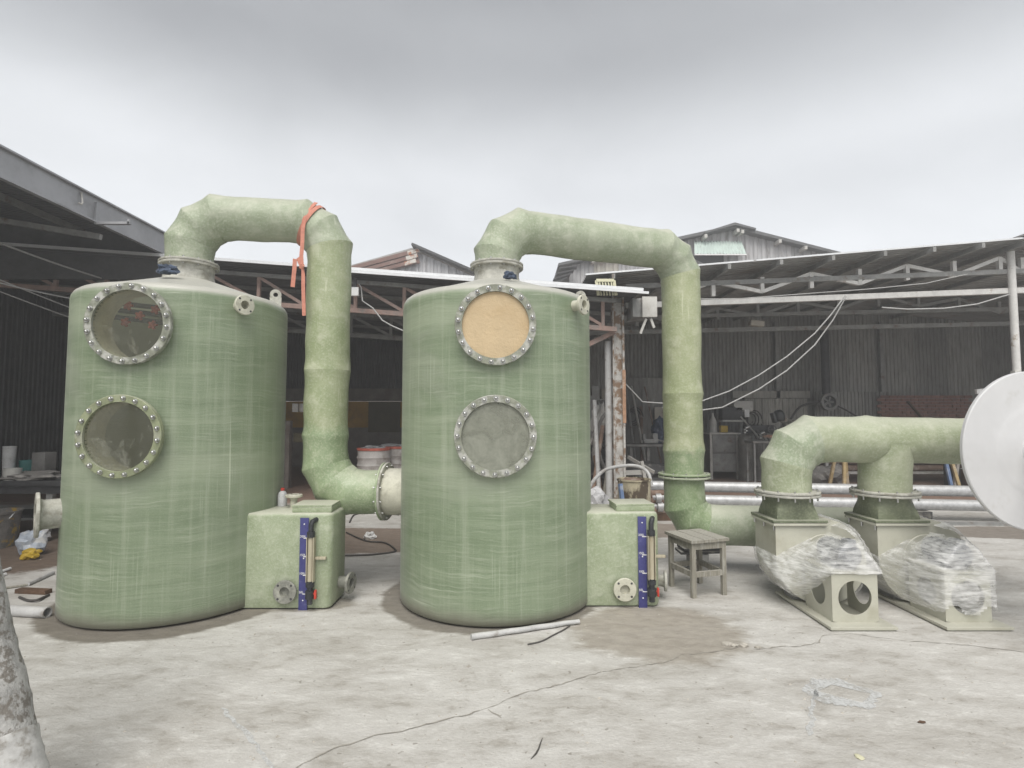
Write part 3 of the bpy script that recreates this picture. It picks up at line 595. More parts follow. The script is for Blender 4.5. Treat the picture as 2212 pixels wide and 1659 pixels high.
# back wall of the middle shed: rendered plinth, ochre band, lintel, dark sheet above
part(MB().box((-5.3, 18.0, 0.62), (12.8, 0.2, 1.24)), 'rendered_wall', M['render'], ms, smooth=0)
part(MB().box((-5.3, 17.995, 1.66), (12.8, 0.17, 0.84)), 'ochre_wall', M['ywall'], ms, smooth=0)
part(MB().box((-5.3, 17.96, 2.29), (12.8, 0.26, 0.40)), 'lintel', M['render'], ms, smooth=0)
part(MB().box((-4.1, 17.88, 1.58), (1.02, 0.05, 0.98)), 'window_board', M['olive'], ms, smooth=0)
sheet_wall(ms, (-11.7, 18.02, 0), (1, 0, 0), 12.8, 2.48, 4.6, M['roofdk'], 0.98, 0.105, 0.03)
sheet_wall(ms, (1.05, 16.0, 0), (0, 1, 0), 2.0, 0.0, 4.0, M['sheetdk'], 0.97, 0.105, 0.03)
# ---- left shed: eave with deep zinc fascia along the yard
ls = thing('open_shed', 'dark open shed on the far left with deep zinc fascia along its eave', 'shed', (-8.5, 6, 0))
zl = lambda x: 4.62 + (-6.02-x)*0.16
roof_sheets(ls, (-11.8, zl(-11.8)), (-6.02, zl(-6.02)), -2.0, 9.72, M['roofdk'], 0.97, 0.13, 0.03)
part(MB().box((-6.02, 3.8, 4.565), (0.04, 11.75, 0.345)), 'fascia', M['fascia'], ls, smooth=0)
part(MB().box((-6.0, 3.8, 4.745), (0.10, 11.75, 0.022)).box((-6.0, 3.8, 4.388), (0.07, 11.75, 0.022)), 'gutter_lip', M['fascia'], ls, smooth=0)
part(MB().box((-5.985, 7.85, 4.52), (0.03, 0.06, 0.30)).box((-5.75, 7.85, 4.37), (0.5, 0.05, 0.035)).box((-5.51, 7.85, 4.39), (0.03, 0.05, 0.07)), 'bracket', M['fascia'], ls, smooth=0)
part(MB().tube([(-5.985, 7.55, 4.70), (-5.96, 7.55, 4.56), (-5.95, 7.52, 4.52), (-5.97, 7.49, 4.53)], 0.012, 6), 'hook', M['lamp'], ls)
for x in (-7.4, -8.9, -10.4):
    part(MB().beam((x, -2, zl(x)-0.07), (x, 9.6, zl(x)-0.07), 0.06, 0.09), 'purlin', M['greyst'], ls, smooth=0)
for y in (8.1, 5.2, 2.0):
    part(MB().beam((-11.7, y, zl(-11.7)-0.35), (-6.1, y, 4.25), 0.06, 0.08), 'tie_beam', M['greyst'], ls, smooth=0)
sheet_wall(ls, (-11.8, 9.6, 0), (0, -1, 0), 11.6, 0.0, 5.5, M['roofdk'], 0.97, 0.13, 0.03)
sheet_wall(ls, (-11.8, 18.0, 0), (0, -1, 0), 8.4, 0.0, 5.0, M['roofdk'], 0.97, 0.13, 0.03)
part(MB().prism([(-11.8, 0, 4.0), (-6.05, 0, 4.0), (-6.05, 0, zl(-6.05)+0.02), (-11.8, 0, zl(-11.8)+0.02)], (0, 9.63, 0), (0, 9.69, 0)), 'infill_sheet', M['roofdk'], ls, smooth=0)
for y in (-1.9, 3.2):
    part(MB().beam((-6.1, y, 0), (-6.1, y, 4.4), 0.12, 0.12, up=(0, 1, 0)), 'column', M['greyst'], ls, smooth=0)
# cables sagging under the left shed roof
def sag(a, b, s, n=18):
    a, b = Vector(a), Vector(b); return [a.lerp(b, i/n) - Vector((0, 0, s*4*(i/n)*(1-i/n))) for i in range(n+1)]
for k, (a, b, s, r, nm) in enumerate([((-7.5, 5.6, 4.35), (-7.2, 9.8, 4.02), 0.10, 0.014, 'thick grey cable strung under the left shed roof, topmost'),
        ((-7.9, 5.8, 3.85), (-6.6, 9.85, 3.55), 0.22, 0.011, 'lowest sagging cable under the dark left shed roof'),
        ((-8.3, 6.0, 4.25), (-7.0, 9.85, 3.2), 0.06, 0.009, 'straight cable dropping behind the left tank shoulder'),
        ((-8.4, 6.2, 4.05), (-7.15, 9.85, 3.1), 0.05, 0.009, 'second cable dropping beside the straight one behind the left tank')]):
    solo(MB().tube(sag(a, b, s), r, 6), 'cable', M['wire'], nm, 'cable', 'cables under the left shed roof')

# ---- far buildings behind the sheds
fb = thing('warehouse', 'white corrugated gable warehouse with rust brown roof flashing, behind the middle shed', 'building', (-4, 24, 0))
def gable(parent, xs0, xs1, apex, zf, Y, mat, sw=1.0, pitch=0.3, amp=0.05):
    n = int(round((xs1-xs0)/sw))
    for i in range(n):
        a = xs0+(xs1-xs0)*i/n; b = xs0+(xs1-xs0)*(i+1)/n-0.01; k = max(2, int(round((b-a)/pitch))); mb = MB(); pr = []
        for q in range(k):
            x0 = a+(b-a)*q/k; p = (b-a)/k; pr += [(x0, 0), (x0+p*.3, 0), (x0+p*.42, -amp), (x0+p*.78, -amp), (x0+p*.9, 0)]
        pr.append((b, 0))
        m = len(pr); mb.add([(u, Y+v+0.01*(i % 2), 0) for u, v in pr]+[(u, Y+v+0.01*(i % 2), zf(u)) for u, v in pr], [(j, j+1, m+j+1, m+j) for j in range(m-1)])
        part(mb, 'wall_sheet', mat(a) if callable(mat) else mat, parent, smooth=0)
ax, az = P(893, 533, 24).x, P(893, 533, 24).z
zf1 = lambda x: az-0.15 - (0.29*(ax-x) if x < ax else 0.44*(x-ax))
gable(fb, -9.6, 2.2, ax, zf1, 24.0, M['gabw'])
a, b = Vector((ax+0.28, 23.78, az-0.30)), Vector((-9.8, 23.78, az-0.30-0.29*(ax+9.8)))
up = Vector((0.278, 0, 0.96))
for i in range(3):                                   # ribbed brown flashing sheets along the left verge
    o = up*(-0.24*i+0.08); mt = M['rustsh']
    part(MB().beam(a+o-Vector((0.5, 0, 0.145)), b+o, 0.10, 0.15), 'flashing', M['rustsh'], fb, smooth=0)
    part(MB().beam(a+o, a+o-Vector((0.5, 0, 0.145)), 0.12, 0.17), 'flashing', M['rustwh'], fb, smooth=0)
part(MB().beam(a-up*0.16+Vector((0, .06, 0)), b-up*0.16+Vector((0, .06, 0)), 0.06, 0.66), 'flashing_backing', M['rustsh'], fb, smooth=0)
part(MB().beam((ax, 23.8, az), (2.5, 23.8, az-0.44*(2.5-ax)), 0.5, 0.10), 'roof_edge', M['darkst'], fb, smooth=0)
part(MB().prism([(ax, 0, az-0.02), (2.5, 0, az-0.44*(2.5-ax)-0.02), (2.5, 0, az-0.44*(2.5-ax)-0.1), (ax, 0, az-0.1), (-9.8, 0, az-0.1-0.29*(ax+9.8)), (-9.8, 0, az-0.02-0.29*(ax+9.8))], (0, 24.02, 0), (0, 34, 0)), 'roof', M['roofsh'], fb, smooth=0)

rb = thing('warehouse', 'grey corrugated gable warehouse with pale green awning, rising behind the right workshop', 'building', (9, 24, 0))
bx_, bz = P(1577, 492, 24).x, P(1577, 492, 24).z
lz = P(1205, 606, 24); rz_ = P(1850, 562, 24)
zf2 = lambda x: bz-0.12 - ((bx_-x)*0.222 if x < bx_ else (x-bx_)*0.262)
gable(rb, lz.x+0.5, rz_.x+2.6, bx_, zf2, 24.0, lambda a: M['gabc'] if P(1257, 0, 24).x-0.3 < a < P(1312, 0, 24).x-0.6 else M['gabg'], 1.05, 0.35, 0.05)
part(MB().prism([(bx_, 0, bz), (rz_.x+3, 0, zf2(rz_.x+3)+0.12), (rz_.x+3, 0, zf2(rz_.x+3)), (bx_, 0, bz-0.14), (lz.x, 0, zf2(lz.x)), (lz.x, 0, zf2(lz.x)+0.12)], (0, 23.6, 0), (0, 36, 0)), 'roof', M['roofdk'], rb, smooth=0)
part(MB().prism([(bx_-1.3, 0, bz-0.36), (bx_, 0, bz+0.05), (bx_+0.9, 0, bz-0.2), (bx_+0.9, 0, bz-0.27), (bx_, 0, bz-0.06), (bx_-1.3, 0, bz-0.43)], (0, 23.45, 0), (0, 30, 0)), 'ridge_cap', M['roofdk'], rb, smooth=0)
for px, py in ((1521, 515), (1590, 515), (1600, 522), (1680, 535), (1735, 548), (1280, 590), (1390, 560)):
    p = P(px, py, 23.7); p.z = zf2(p.x)-0.14
    part(MB().beam((p.x, 23.45, p.z), (p.x, 24.3, p.z), 0.12, 0.15), 'purlin', M['lamp'], rb, smooth=0)
a, b = P(1500, 521, 23.9), P(1601, 521, 23.9); c, d = P(1500, 549, 23.2), P(1612, 549, 23.2)
nn = 16; mb = MB(); vs = []
for i in range(nn*4+1):
    f = i/(nn*4); o = Vector((0, 0, 0.035*math.cos(2*math.pi*i/4))); vs += [a.lerp(b, f)+o, c.lerp(d, f)+o]
mb.add(vs, [(2*i, 2*i+1, 2*i+3, 2*i+2) for i in range(nn*4)])
part(mb, 'awning', M['aqua'], rb, smooth=0)
part(MB().beam(c-Vector((0, .02, .03)), d-Vector((0, .02, .03)), 0.06, 0.05), 'awning_rail', M['white'], rb, smooth=0)
w0, w1 = P(1470, 552, 23.94), P(1563, 592, 23.94)
part(MB().box(((w0.x+w1.x)/2, 23.93, (w0.z+w1.z)/2-0.3), (w1.x-w0.x, 0.06, w0.z-w1.z+0.6)), 'window_opening', M['darkst'], rb, smooth=0)
part(MB().beam(P(1490, 558, 23.85), P(1560, 592, 23.85), 0.06, 0.10), 'window_brace', M['gabg'], rb, smooth=0)
part(MB().box((w1.x+0.07, 23.9, (w0.z+w1.z)/2-0.3), (0.14, 0.10, w0.z-w1.z+0.7)), 'window_jamb', M['gabg'], rb, smooth=0)
p = P(1204, 606, 23.4)
for i in range(4):
    q = P(1206+i*7, 604-i*10, 23.4)
    part(MB().box((q.x, 23.4, q.z-0.12), (0.75, 0.5, 0.05), ry=-0.42+0.1*i), 'ragged_roof_edge', M['darkst'], rb, smooth=0)

# ---- fittings on the sheds
lb = thing('floodlight', 'square grey floodlight box hanging on the white truss beside the duct', 'floodlight', tuple(P(1410, 660, 9.7)))
ctr = P(1403, 663, 9.55)
part(MB().box(ctr, (0.26, 0.05, 0.36), bev=0.012), 'lamp_face', M['lamp'], lb)
part(MB().box(ctr+Vector((-0.13, 0.30, -0.0)), (0.30, 0.5, 0.33), bev=0.01), 'housing', M['greyst'], lb)
for dx, l in ((-0.13, 0.26), (0.07, 0.16)):
    part(MB().beam(ctr+Vector((dx*0.4, 0.05, -0.2)), ctr+Vector((dx*1.2, 0.05, -0.2-l)), 0.06, 0.04), 'bracket', M['lamp'], lb, smooth=0)
gv = thing('louvre_panel', 'cream louvred vent panel on the roof end above the right tank', 'vent', tuple(P(1303, 628, 9.9)))
p00, p10, p01, p11 = P(1285, 609, 9.2), P(1333, 609, 9.2), P(1292, 632, 9.2), P(1341, 632, 9.2)
p00, p10, p01, p11 = P(1339, 604, 9.2), P(1403, 604, 9.2), P(1343, 640, 9.2), P(1408, 640, 9.2)
q = P(1303, 640, 9.2)
def lv(u, v): return P(1288+u*38+v*4, 606+v*28, 9.42)
for k in range(7):
    u = k/6; part(MB().beam(lv(u, 0), lv(u, 1.15), 0.05 if k in (0, 6) else 0.024, 0.03, up=(0, 1, 0)), 'slat', M['lemon'], gv, smooth=0)
part(MB().beam(lv(0, 0), lv(1, 0), 0.05, 0.05), 'frame_bar', M['lemon'], gv, smooth=0)
fl = thing('floodlight', 'small white floodlight under the middle shed roof beside the left duct', 'floodlight', tuple(P(768, 628, 9.5)))
part(MB().box(P(767, 630, 9.45), (0.13, 0.06, 0.15), bev=0.01), 'lamp_face', M['white'], fl)
part(MB().box(P(767, 612, 9.5), (0.05, 0.05, 0.18)), 'bracket', M['darkst'], fl, smooth=0)
w1_ = [P(775, 613, 9.5), P(780, 620, 9.5), P(783, 650, 9.5), P(805, 665, 9.5), P(826, 692, 9.5), P(845, 703, 9.5), P(872, 715, 9.5)]
solo(MB().tube(w1_, 0.012, 6), 'cable', M['wire'], 'white cable drooping from the small floodlight toward the right tank', 'cable')
for k, (pts, r, lab) in enumerate([
    ([P(1826, 638, 9.6), P(1795, 680, 9.7), P(1760, 720, 9.8), P(1700, 770, 9.9), P(1640, 810, 10), P(1575, 845, 10.1), P(1500, 872, 10.2), P(1430, 871, 10.3), P(1388, 868, 10.4), P(1352, 830, 10.2)], 0.012, 'upper of two pale cables sweeping down across the workshop front'),
    ([P(1828, 640, 9.65), P(1800, 690, 9.75), P(1760, 745, 9.85), P(1700, 800, 9.95), P(1640, 840, 10.05), P(1560, 880, 10.15), P(1500, 888, 10.25), P(1430, 880, 10.35)], 0.012, 'lower of two pale cables sweeping down across the workshop front'),
    ([P(1500, 646, 9.7), P(1600, 645, 9.7), P(1760, 633, 9.7), P(1870, 625, 9.7), P(2000, 612, 9.7), P(2090, 592, 9.8)], 0.008, 'thin wire stretched along the white roof truss'),
    ([P(1905, 664, 9.75), P(1960, 668, 9.8), P(2040, 666, 9.8), P(2110, 657, 9.85), P(2180, 636, 9.9)], 0.012, 'cable looped under the right end of the white truss')]):
    solo(MB().tube(pts, r, 6), 'cable', M['wire'], lab, 'cable', 'cables on the right shed front')
# ------------------------------------------------------------------ scrubber tanks
ZS = 2.64                                   # shoulder height
def tank_shell(holes):
    """thin shell of revolution with round openings; holes = [(azimuth, z, radius)]"""
    prof = [(0.02, 0.012), (TR-0.04, 0.012), (TR-0.012, 0.018), (TR, 0.035)]
    prof += [(TR, 0.035+(ZS-0.09-0.035)*i/84) for i in range(1, 85)]
    prof += [(TR-0.075*(1-math.cos(a)), ZS-0.09+0.09*math.sin(a)) for a in (R_(22), R_(45), R_(68), R_(88))]
    rt = TR-0.075
    prof += [(rt+(0.205-rt)*f, ZS+0.19*f**1.05) for f in (0.1, 0.25, 0.4, 0.55, 0.7, 0.85, 1.0)]
    seg = 176; mb = MB(); vs = []
    for r, h in prof:
        for k in range(seg):
            a = 2*math.pi*k/seg; vs.append(Vector((r*math.sin(a), -r*math.cos(a), h)))
    def uv(p):
        return math.atan2(p.x, -p.y), p.z
    def dist(p, hz):
        a, z = uv(p); da = (a-hz[0]+math.pi) % (2*math.pi)-math.pi
        return math.hypot(math.sin(da)*TR, z-hz[1]) if abs(da) < 1.2 else 9
    fs = []
    for i in range(len(prof)-1):
        for k in range(seg):
            f = (i*seg+k, i*seg+(k+1) % seg, (i+1)*seg+(k+1) % seg, (i+1)*seg+k); c = sum((vs[j] for j in f), Vector())/4
            if any(dist(c, h) < h[2] for h in holes): continue
            fs.append(f)
    used = {}
    for f in fs:
        for i in range(4):
            e = tuple(sorted((f[i], f[(i+1) % 4]))); used[e] = used.get(e, 0)+1
    for e, n in used.items():
        if n == 1:
            for j in e:
                for h in holes:
                    if dist(vs[j], h) < h[2]+0.06:
                        a, z = uv(vs[j]); da = (a-h[0]+math.pi) % (2*math.pi)-math.pi; d = Vector((math.sin(da)*TR, z-h[1])); d = d.normalized()*h[2]
                        na = h[0]+math.asin(d.x/TR); vs[j] = Vector((TR*math.sin(na), -TR*math.cos(na), h[1]+d.y))
    return mb.add(vs, fs)
bolt_me = MB().lathe([(0.0005, -0.001), (0.0135, -0.001), (0.0135, 0.003), (0.010, 0.003), (0.0100, 0.011), (0.0075, 0.016), (0.0035, 0.0185), (0.0005, 0.019)], 12, (0, 0, 0), (0, -1, 0)).mesh('bolt'); bolt_me.materials.append(M['steel'])
def rot_out(o, az): o.rotation_euler = (0, 0, az)
def bolts(parent, r, y, n, ph=0.0, sc=1.0):
    for k in range(n):
        a = 2*math.pi*(k+ph)/n; o = part(bolt_me, 'bolt', None, parent, loc=(r*math.sin(a), y, r*math.cos(a))); o.scale = (sc, sc, sc); o.rotation_euler = (0, random.uniform(0, 6), 0)
def sight_port(tank, az, z, rim, cover, covname, throat=0.06):
    """frame: -Y points outward from the tank wall; origin at the flange face centre"""
    s = TR+throat; d = Vector((math.sin(az), -math.cos(az), 0))
    mb = MB().ring((0, 0, 0), (0, 1, 0), 0.312, 0.257, 0.022, 64).ring((0, 0.030, 0), (0, 1, 0), 0.309, 0.26, 0.022, 64)
    o = part(mb, 'sight_port', rim, tank, local=True, loc=d*s+Vector((0, 0, z))); rot_out(o, az)
    th = MB().lathe([(0.260, 0.03), (0.260, throat+0.20), ], 56, (0, 0, 0), (0, 1, 0)).lathe([(0.270, 0.03), (0.270, throat+0.20), (0.26, throat+0.20)], 56, (0, 0, 0), (0, 1, 0))
    part(th, 'throat', M['tubein'], o, local=True)
    part(MB().disc((0, 0.023, 0), (0, 1, 0), 0.300, 0.006, 56), covname, cover, o, local=True)
    bolts(o, 0.286, -0.001, 20, random.random(), 1.35)
    return o
def pipe_flange(tank, pos, az, r_pipe, r_fl, length, mat, holes=4, name='nozzle', pitch_up=False):
    """short flanged nozzle pointing outward (-Y in its own frame); pos is the flange face centre, local to the tank"""
    ri = r_pipe*0.80
    mb = MB().lathe([(ri, length+0.03), (ri, 0), (r_fl-0.004, 0), (r_fl, 0.004), (r_fl, 0.020), (r_fl-0.004, 0.024), (r_pipe*1.12, 0.024), (r_pipe, 0.05), (r_pipe, length+0.03)], 40, (0, 0, 0), (0, 1, 0))
    mb.disc((0, length*0.8, 0), (0, 1, 0), ri*1.02, 0.004, 24)
    o = part(mb, name, mat, tank, local=True, loc=pos); o.rotation_euler = (-math.pi/2 if pitch_up else 0, 0, az)
    for k in range(holes):
        a = 2*math.pi*(k+0.5)/holes; rr = (r_pipe+r_fl)/2*1.04
        part(MB().disc((rr*math.sin(a), -0.0015, rr*math.cos(a)), (0, 1, 0), r_fl*0.10, 0.004, 12), 'bolt_hole', M['darkst'], o, local=True)
    return o
def text_mesh(txt, size):
    cu = bpy.data.curves.new('tmp', 'FONT'); cu.body = txt; cu.size = size; cu.extrude = 0.0006; cu.align_x = 'LEFT'
    ob = bpy.data.objects.new('tmp', cu); COL.objects.link(ob); bpy.context.view_layer.update()
    me = bpy.data.meshes.new_from_object(ob.evaluated_get(bpy.context.evaluated_depsgraph_get())); bpy.data.objects.remove(ob); bpy.data.curves.remove(cu); return me
TXT = {t: text_mesh(t, 0.036) for t in ('200L', '150L', '100L', '50L')}
for me in TXT.values(): me.materials.append(M['white'])
def crumpled(c, r, sq, seed, n=3, amp=0.5):
    bm = bmesh.new(); bmesh.ops.create_icosphere(bm, subdivisions=n, radius=1)
    for v in bm.verts:
        p = v.co.copy(); k = 1+amp*mnoise.noise(p*1.7+Vector((seed, 0, 0)))+amp*0.6*mnoise.noise(p*4.1+Vector((0, seed, 0)))
        q = Vector((p.x*r[0], p.y*r[1], p.z*r[2]))*k
        if q.z < -sq: q.z = -sq
        v.co = q+Vector(c)
    bm.verts.index_update(); mb = MB().add([v.co for v in bm.verts], [[v.index for v in f.verts] for f in bm.faces]); bm.free(); return mb

def build_tank(T, label, azp, az_s, bx1, bfront, first):
    t = thing('scrubber_tank', label, 'tank', T, 'scrubber tanks')
    hz = [(azp, 2.29, 0.262), (azp-(R_(2) if first else 0), 1.443, 0.262)]
    part(tank_shell(hz), 'shell', M['tank'], t, local=True, smooth=40)
    sight_port(t, azp, 2.29, M['rim'], M['glassA'] if first else M['paper'], 'sight_glass' if first else 'paper_cover')
    sight_port(t, azp-(R_(2) if first else 0), 1.443, M['rimg'] if first else M['rim'], M['glassB'] if first else M['glassC'], 'sight_glass')
    # top outlet flange pair
    part(MB().ring((0, 0, 2.955), (0, 0, 1), 0.247, 0.19, 0.022, 56).lathe([(0.205, -0.06), (0.215, 0.0)], 40, (0, 0, 2.955), (0, 0, 1)), 'outlet_flange', M['flange'], t, local=True)
    part(MB().lathe([(0.235, 0.165), (0.215, 0.195), (0.207, 0.24), (0.207, 0.335)], 48, (0, 0, ZS), (0, 0, 1)), 'outlet_neck', M['flange'], t, local=True)
    # lifting lug: plate with an eye
    lug = MB(); n = 20; o = []; inn = []
    for k in range(n):
        a = 2*math.pi*k/n; o.append((0.05*math.cos(a), 0.05*math.sin(a)+0.085)); inn.append((0.021*math.cos(a), 0.021*math.sin(a)+0.085))
    for sy in (0, 1):
        pass
    vs = [(x, y, z) for y in (-0.011, 0.011) for x, z in o] + [(x, y, z) for y in (-0.011, 0.011) for x, z in inn]
    fs = []
    for k in range(n):
        k2 = (k+1) % n
        fs += [(k, k2, 2*n+k2, 2*n+k), (n+k2, n+k, 3*n+k, 3*n+k2), (k2, k, n+k, n+k2), (2*n+k, 2*n+k2, 3*n+k2, 3*n+k)]
    lug.add(vs, fs).box((0, 0, 0.02), (0.10, 0.02, 0.09))
    al = R_(93); d = Vector((math.sin(al), -math.cos(al), 0))*0.785
    lo = part(lug, 'lifting_lug', M['flange'], t, local=True, loc=d+Vector((0, 0, ZS-0.01))); lo.rotation_euler = (0, 0, R_(20))
    # small upper nozzle
    d = Vector((math.sin(az_s), -math.cos(az_s), 0)); pipe_flange(t, d*(TR+0.10)+Vector((0, 0, 2.505)), az_s, 0.045, 0.083, 0.10, M['nozzle'])
    if first:   # inlet nozzle on the far left
        ai = R_(-47); d = Vector((math.sin(ai), -math.cos(ai), 0)); pipe_flange(t, d*(TR+0.15)+Vector((0, 0, 0.825)), ai, 0.115, 0.175, 0.16, M['flange'], 0, 'inlet_nozzle')
        for pa_, pb_ in (((228, 652, 4.56), (372, 668, 4.56)), ((228, 667, 4.62), (372, 683, 4.62)), ((228, 683, 4.54), (372, 699, 4.54))):
            part(MB().cyl(P(*pa_)-T1, P(*pb_)-T1, 0.021, seg=14), 'spray_pipe', M['spipe'], t, local=True)
        for px, py in ((277, 660), (239, 675), (302, 682), (271, 696), (330, 702), (336, 669)):
            q = P(px, py, 4.50)-T1; mb = MB().lathe([(0.0005, -0.02), (0.016, -0.02), (0.026, -0.005), (0.026, 0.012), (0.012, 0.026), (0.0005, 0.026)], 10, q, (0.1, -1, 0.2))
            for k in range(5): mb.box(q+Vector((0.029*math.cos(k*1.257), 0, 0.029*math.sin(k*1.257))), (0.016, 0.02, 0.016), ry=-k*1.257)
            part(mb, 'spray_nozzle', M['rednz'], t, local=True)
    else:       # gas inlet from the left duct
        ai = math.atan2(-0.985, -0.17*-1); d = Vector((-0.993, 0.115, 0)).normalized()
        part(MB().cyl(d*(TR-0.04)+Vector((0, 0, 0.897)), d*(TR+0.19)+Vector((0, 0, 0.897)), 0.213, seg=48, caps=False), 'inlet_nozzle', M['nozzle'], t, local=True)
        fo = part(MB().ring(d*(TR+0.165)+Vector((0, 0, 0.897)), d, 0.265, 0.19, 0.022, 56), 'inlet_flange', M['flange'], t, local=True)
        uu = Vector((d.y, -d.x, 0))
        for k in range(12):
            a = 2*math.pi*(k+0.5)/12; c = d*(TR+0.15)+Vector((0, 0, 0.897))+(uu*math.cos(a)+Vector((0, 0, 1))*math.sin(a))*0.240
            part(MB().cyl(c, c+d*0.075, 0.009, seg=8), 'bolt', M['steel'], fo, local=True)
    # sump box
    zt = 0.785; bb = 0.06; xL = 0.60
    bm = bmesh.new()
    rc = 0.045; pts = [(xL, bfront+0.0), (bx1-rc, bfront), (bx1-0.012, bfront+0.014), (bx1, bfront+rc), (bx1, bb+0.05-0.10), (bx1-0.03, bb-0.01), (bx1-0.10, bb+0.05), (xL, bb+0.05)]
    sb = MB(); n = len(pts)
    lev = [(0.012, 0.012), (0.0, 0.03), (0.0, zt-0.03), (0.010, zt-0.008), (0.03, zt)]
    cx_, cy_ = 1.0, (bfront+bb)/2; vs = []
    for ins, z in lev:
        for x, y in pts:
            dx, dy = x-cx_, y-cy_; L = math.hypot(dx, dy); vs.append((x-dx/L*ins, y-dy/L*ins, z))
    sb.add(vs, [tuple(range(n-1, -1, -1)), tuple(range((len(lev)-1)*n, len(lev)*n))] + [(i*n+k, i*n+(k+1) % n, (i+1)*n+(k+1) % n, (i+1)*n+k) for i in range(len(lev)-1) for k in range(n)])
    box = part(sb, 'sump_box', M['box'], t, local=True, smooth=50)
    lid = (bx1-0.19, bfront+0.19)
    part(MB().box((lid[0], lid[1], zt+0.022), (0.33, 0.30, 0.045), rz=0.03, bev=0.008).box((lid[0]-0.005, lid[1]+0.005, zt+0.053), (0.335, 0.305, 0.018), rz=0.05, bev=0.004), 'lid', M['box'], box, local=True)
    pipe_flange(box, Vector((bx1-0.44 if first else bx1-0.60, bfront+0.30, zt+0.115)), 0, 0.03, 0.072, 0.09, M['nozzle'], 4, 'top_nozzle', True)
    pipe_flange(box, Vector((bx1-0.365 if first else bx1-0.30, bfront-0.05, 0.155)), 0, 0.052, 0.095, 0.05, M['nozzled'] if first else M['nozzle'], 4, 'drain_nozzle')
    pipe_flange(box, Vector((bx1+0.115, bfront+0.20, 0.16)), R_(78), 0.05, 0.09, 0.11, M['nozzled'] if first else M['flange'], 4, 'suction_nozzle')
    # level gauge: printed strip, sight tube between black fittings, red tap
    gx = bx1-0.225 if first else bx1-0.145; gy = bfront-0.012
    g = part(MB().box((gx, gy, 0.375), (0.072, 0.008, 0.752), bev=0.002), 'gauge_board', M['blue'], box, local=True)
    for i, tx in enumerate(('200L', '150L', '100L', '50L')):
        zz = 0.585-0.151*i
        o = part(TXT[tx], 'gauge_number', None, g, loc=(gx-0.034, gy-0.0055, zz+0.006)); o.rotation_euler = (math.pi/2, 0, 0); o.scale = (0.72, 0.72, 0.72)
        part(MB().box((gx+0.016, gy-0.0055, zz), (0.038, 0.002, 0.006)), 'gauge_mark', M['white'], g, local=True, smooth=0)
    for zz in (0.70, 0.42, 0.08):
        part(MB().lathe([(0.0005, 0), (0.006, 0), (0.005, 0.004), (0.0005, 0.005)], 8, (gx, gy-0.004, zz), (0, -1, 0)), 'screw', M['white'], g, local=True)
    tx_ = gx+0.068
    tb = part(MB().cyl((tx_, gy-0.035, 0.24), (tx_, gy-0.035, 0.60), 0.022, seg=18), 'gauge_tube', M['acry'], box, local=True)
    part(MB().box((tx_-0.028, gy-0.03, 0.42), (0.006, 0.05, 0.36)).box((tx_+0.028, gy-0.03, 0.42), (0.006, 0.05, 0.36)), 'tube_guard', M['acry'], tb, local=True, smooth=0)
    part(MB().tube([(tx_, gy-0.035, 0.60), (tx_, gy-0.035, 0.70), (tx_+0.008, gy-0.028, 0.725), (tx_+0.025, gy+0.02, 0.735)], 0.021, 14).cyl((tx_, gy-0.035, 0.60), (tx_, gy-0.035, 0.645), 0.032, seg=14), 'elbow_fitting', M['black'], tb, local=True)
    part(MB().cyl((tx_, gy-0.035, 0.06), (tx_, gy-0.035, 0.245), 0.023, seg=14).cyl((tx_, gy-0.035, 0.20), (tx_, gy-0.035, 0.235), 0.034, seg=14).cyl((tx_, gy-0.035, 0.105), (tx_, gy-0.035, 0.17), 0.036, seg=14), 'tap_body', M['black'], tb, local=True)
    part(MB().box((tx_+0.048, gy-0.04, 0.14), (0.016, 0.03, 0.07), bev=0.004).cyl((tx_+0.03, gy-0.04, 0.145), (tx_+0.045, gy-0.04, 0.145), 0.008, seg=8), 'tap_handle', M['red'], tb, local=True)
    part(MB().box((tx_+0.075, gy-0.01, 0.425), (0.09, 0.03, 0.022), bev=0.004), 'tube_clip', M['acry'], tb, local=True)
    return t
tank1 = build_tank(T1, 'left green fibreglass scrubber tank with clear sight glass showing red spray nozzles', R_(5.0), R_(55.7), 1.475, -0.362, True)
tank2 = build_tank(T2, 'right green fibreglass scrubber tank whose upper port is covered with brown paper', R_(1.1), R_(50.6), 1.38, -0.353, False)
# rags left on the domes
solo(crumpled(P(360, 586, 4.62)+Vector((0, 0, 0.008)), (0.095, 0.05, 0.04), 0.03, 3, 3, 0.75), 'rag', M['rag'], 'crumpled dark blue rag on top of the left tank', 'rag')
solo(crumpled(P(1101, 597, 4.62)+Vector((0, 0, 0.006)), (0.05, 0.04, 0.038), 0.028, 9, 3, 0.75), 'rag', M['rag'], 'small crumpled dark blue rag on top of the right tank', 'rag')
# bottle and can standing on the left sump box
b0 = T1+Vector((0.90, 0.02, 0.786))
bt = thing('bottle', 'white plastic bottle with red cap standing on the left sump box', 'bottle', b0)
part(MB().lathe([(0.0005, 0), (0.038, 0), (0.04, 0.01), (0.04, 0.10), (0.03, 0.125), (0.015, 0.135), (0.015, 0.145)], 18), 'bottle_body', M['bagw'], bt, local=True)
part(MB().lathe([(0.0165, 0.138), (0.0165, 0.16), (0.0005, 0.16)], 14), 'cap', M['red'], bt, local=True)
solo(MB().lathe([(0.0005, 0), (0.034, 0), (0.034, 0.135), (0.03, 0.14), (0.0005, 0.138)], 18, T1+Vector((0.80, 0.0, 0.786))).disc(T1+Vector((0.80, 0.0, 0.925)), (0.1, 0, 1), 0.045, 0.02, 14), 'resin_can', M['drum'], 'small resin stained can standing beside the white bottle', 'can')

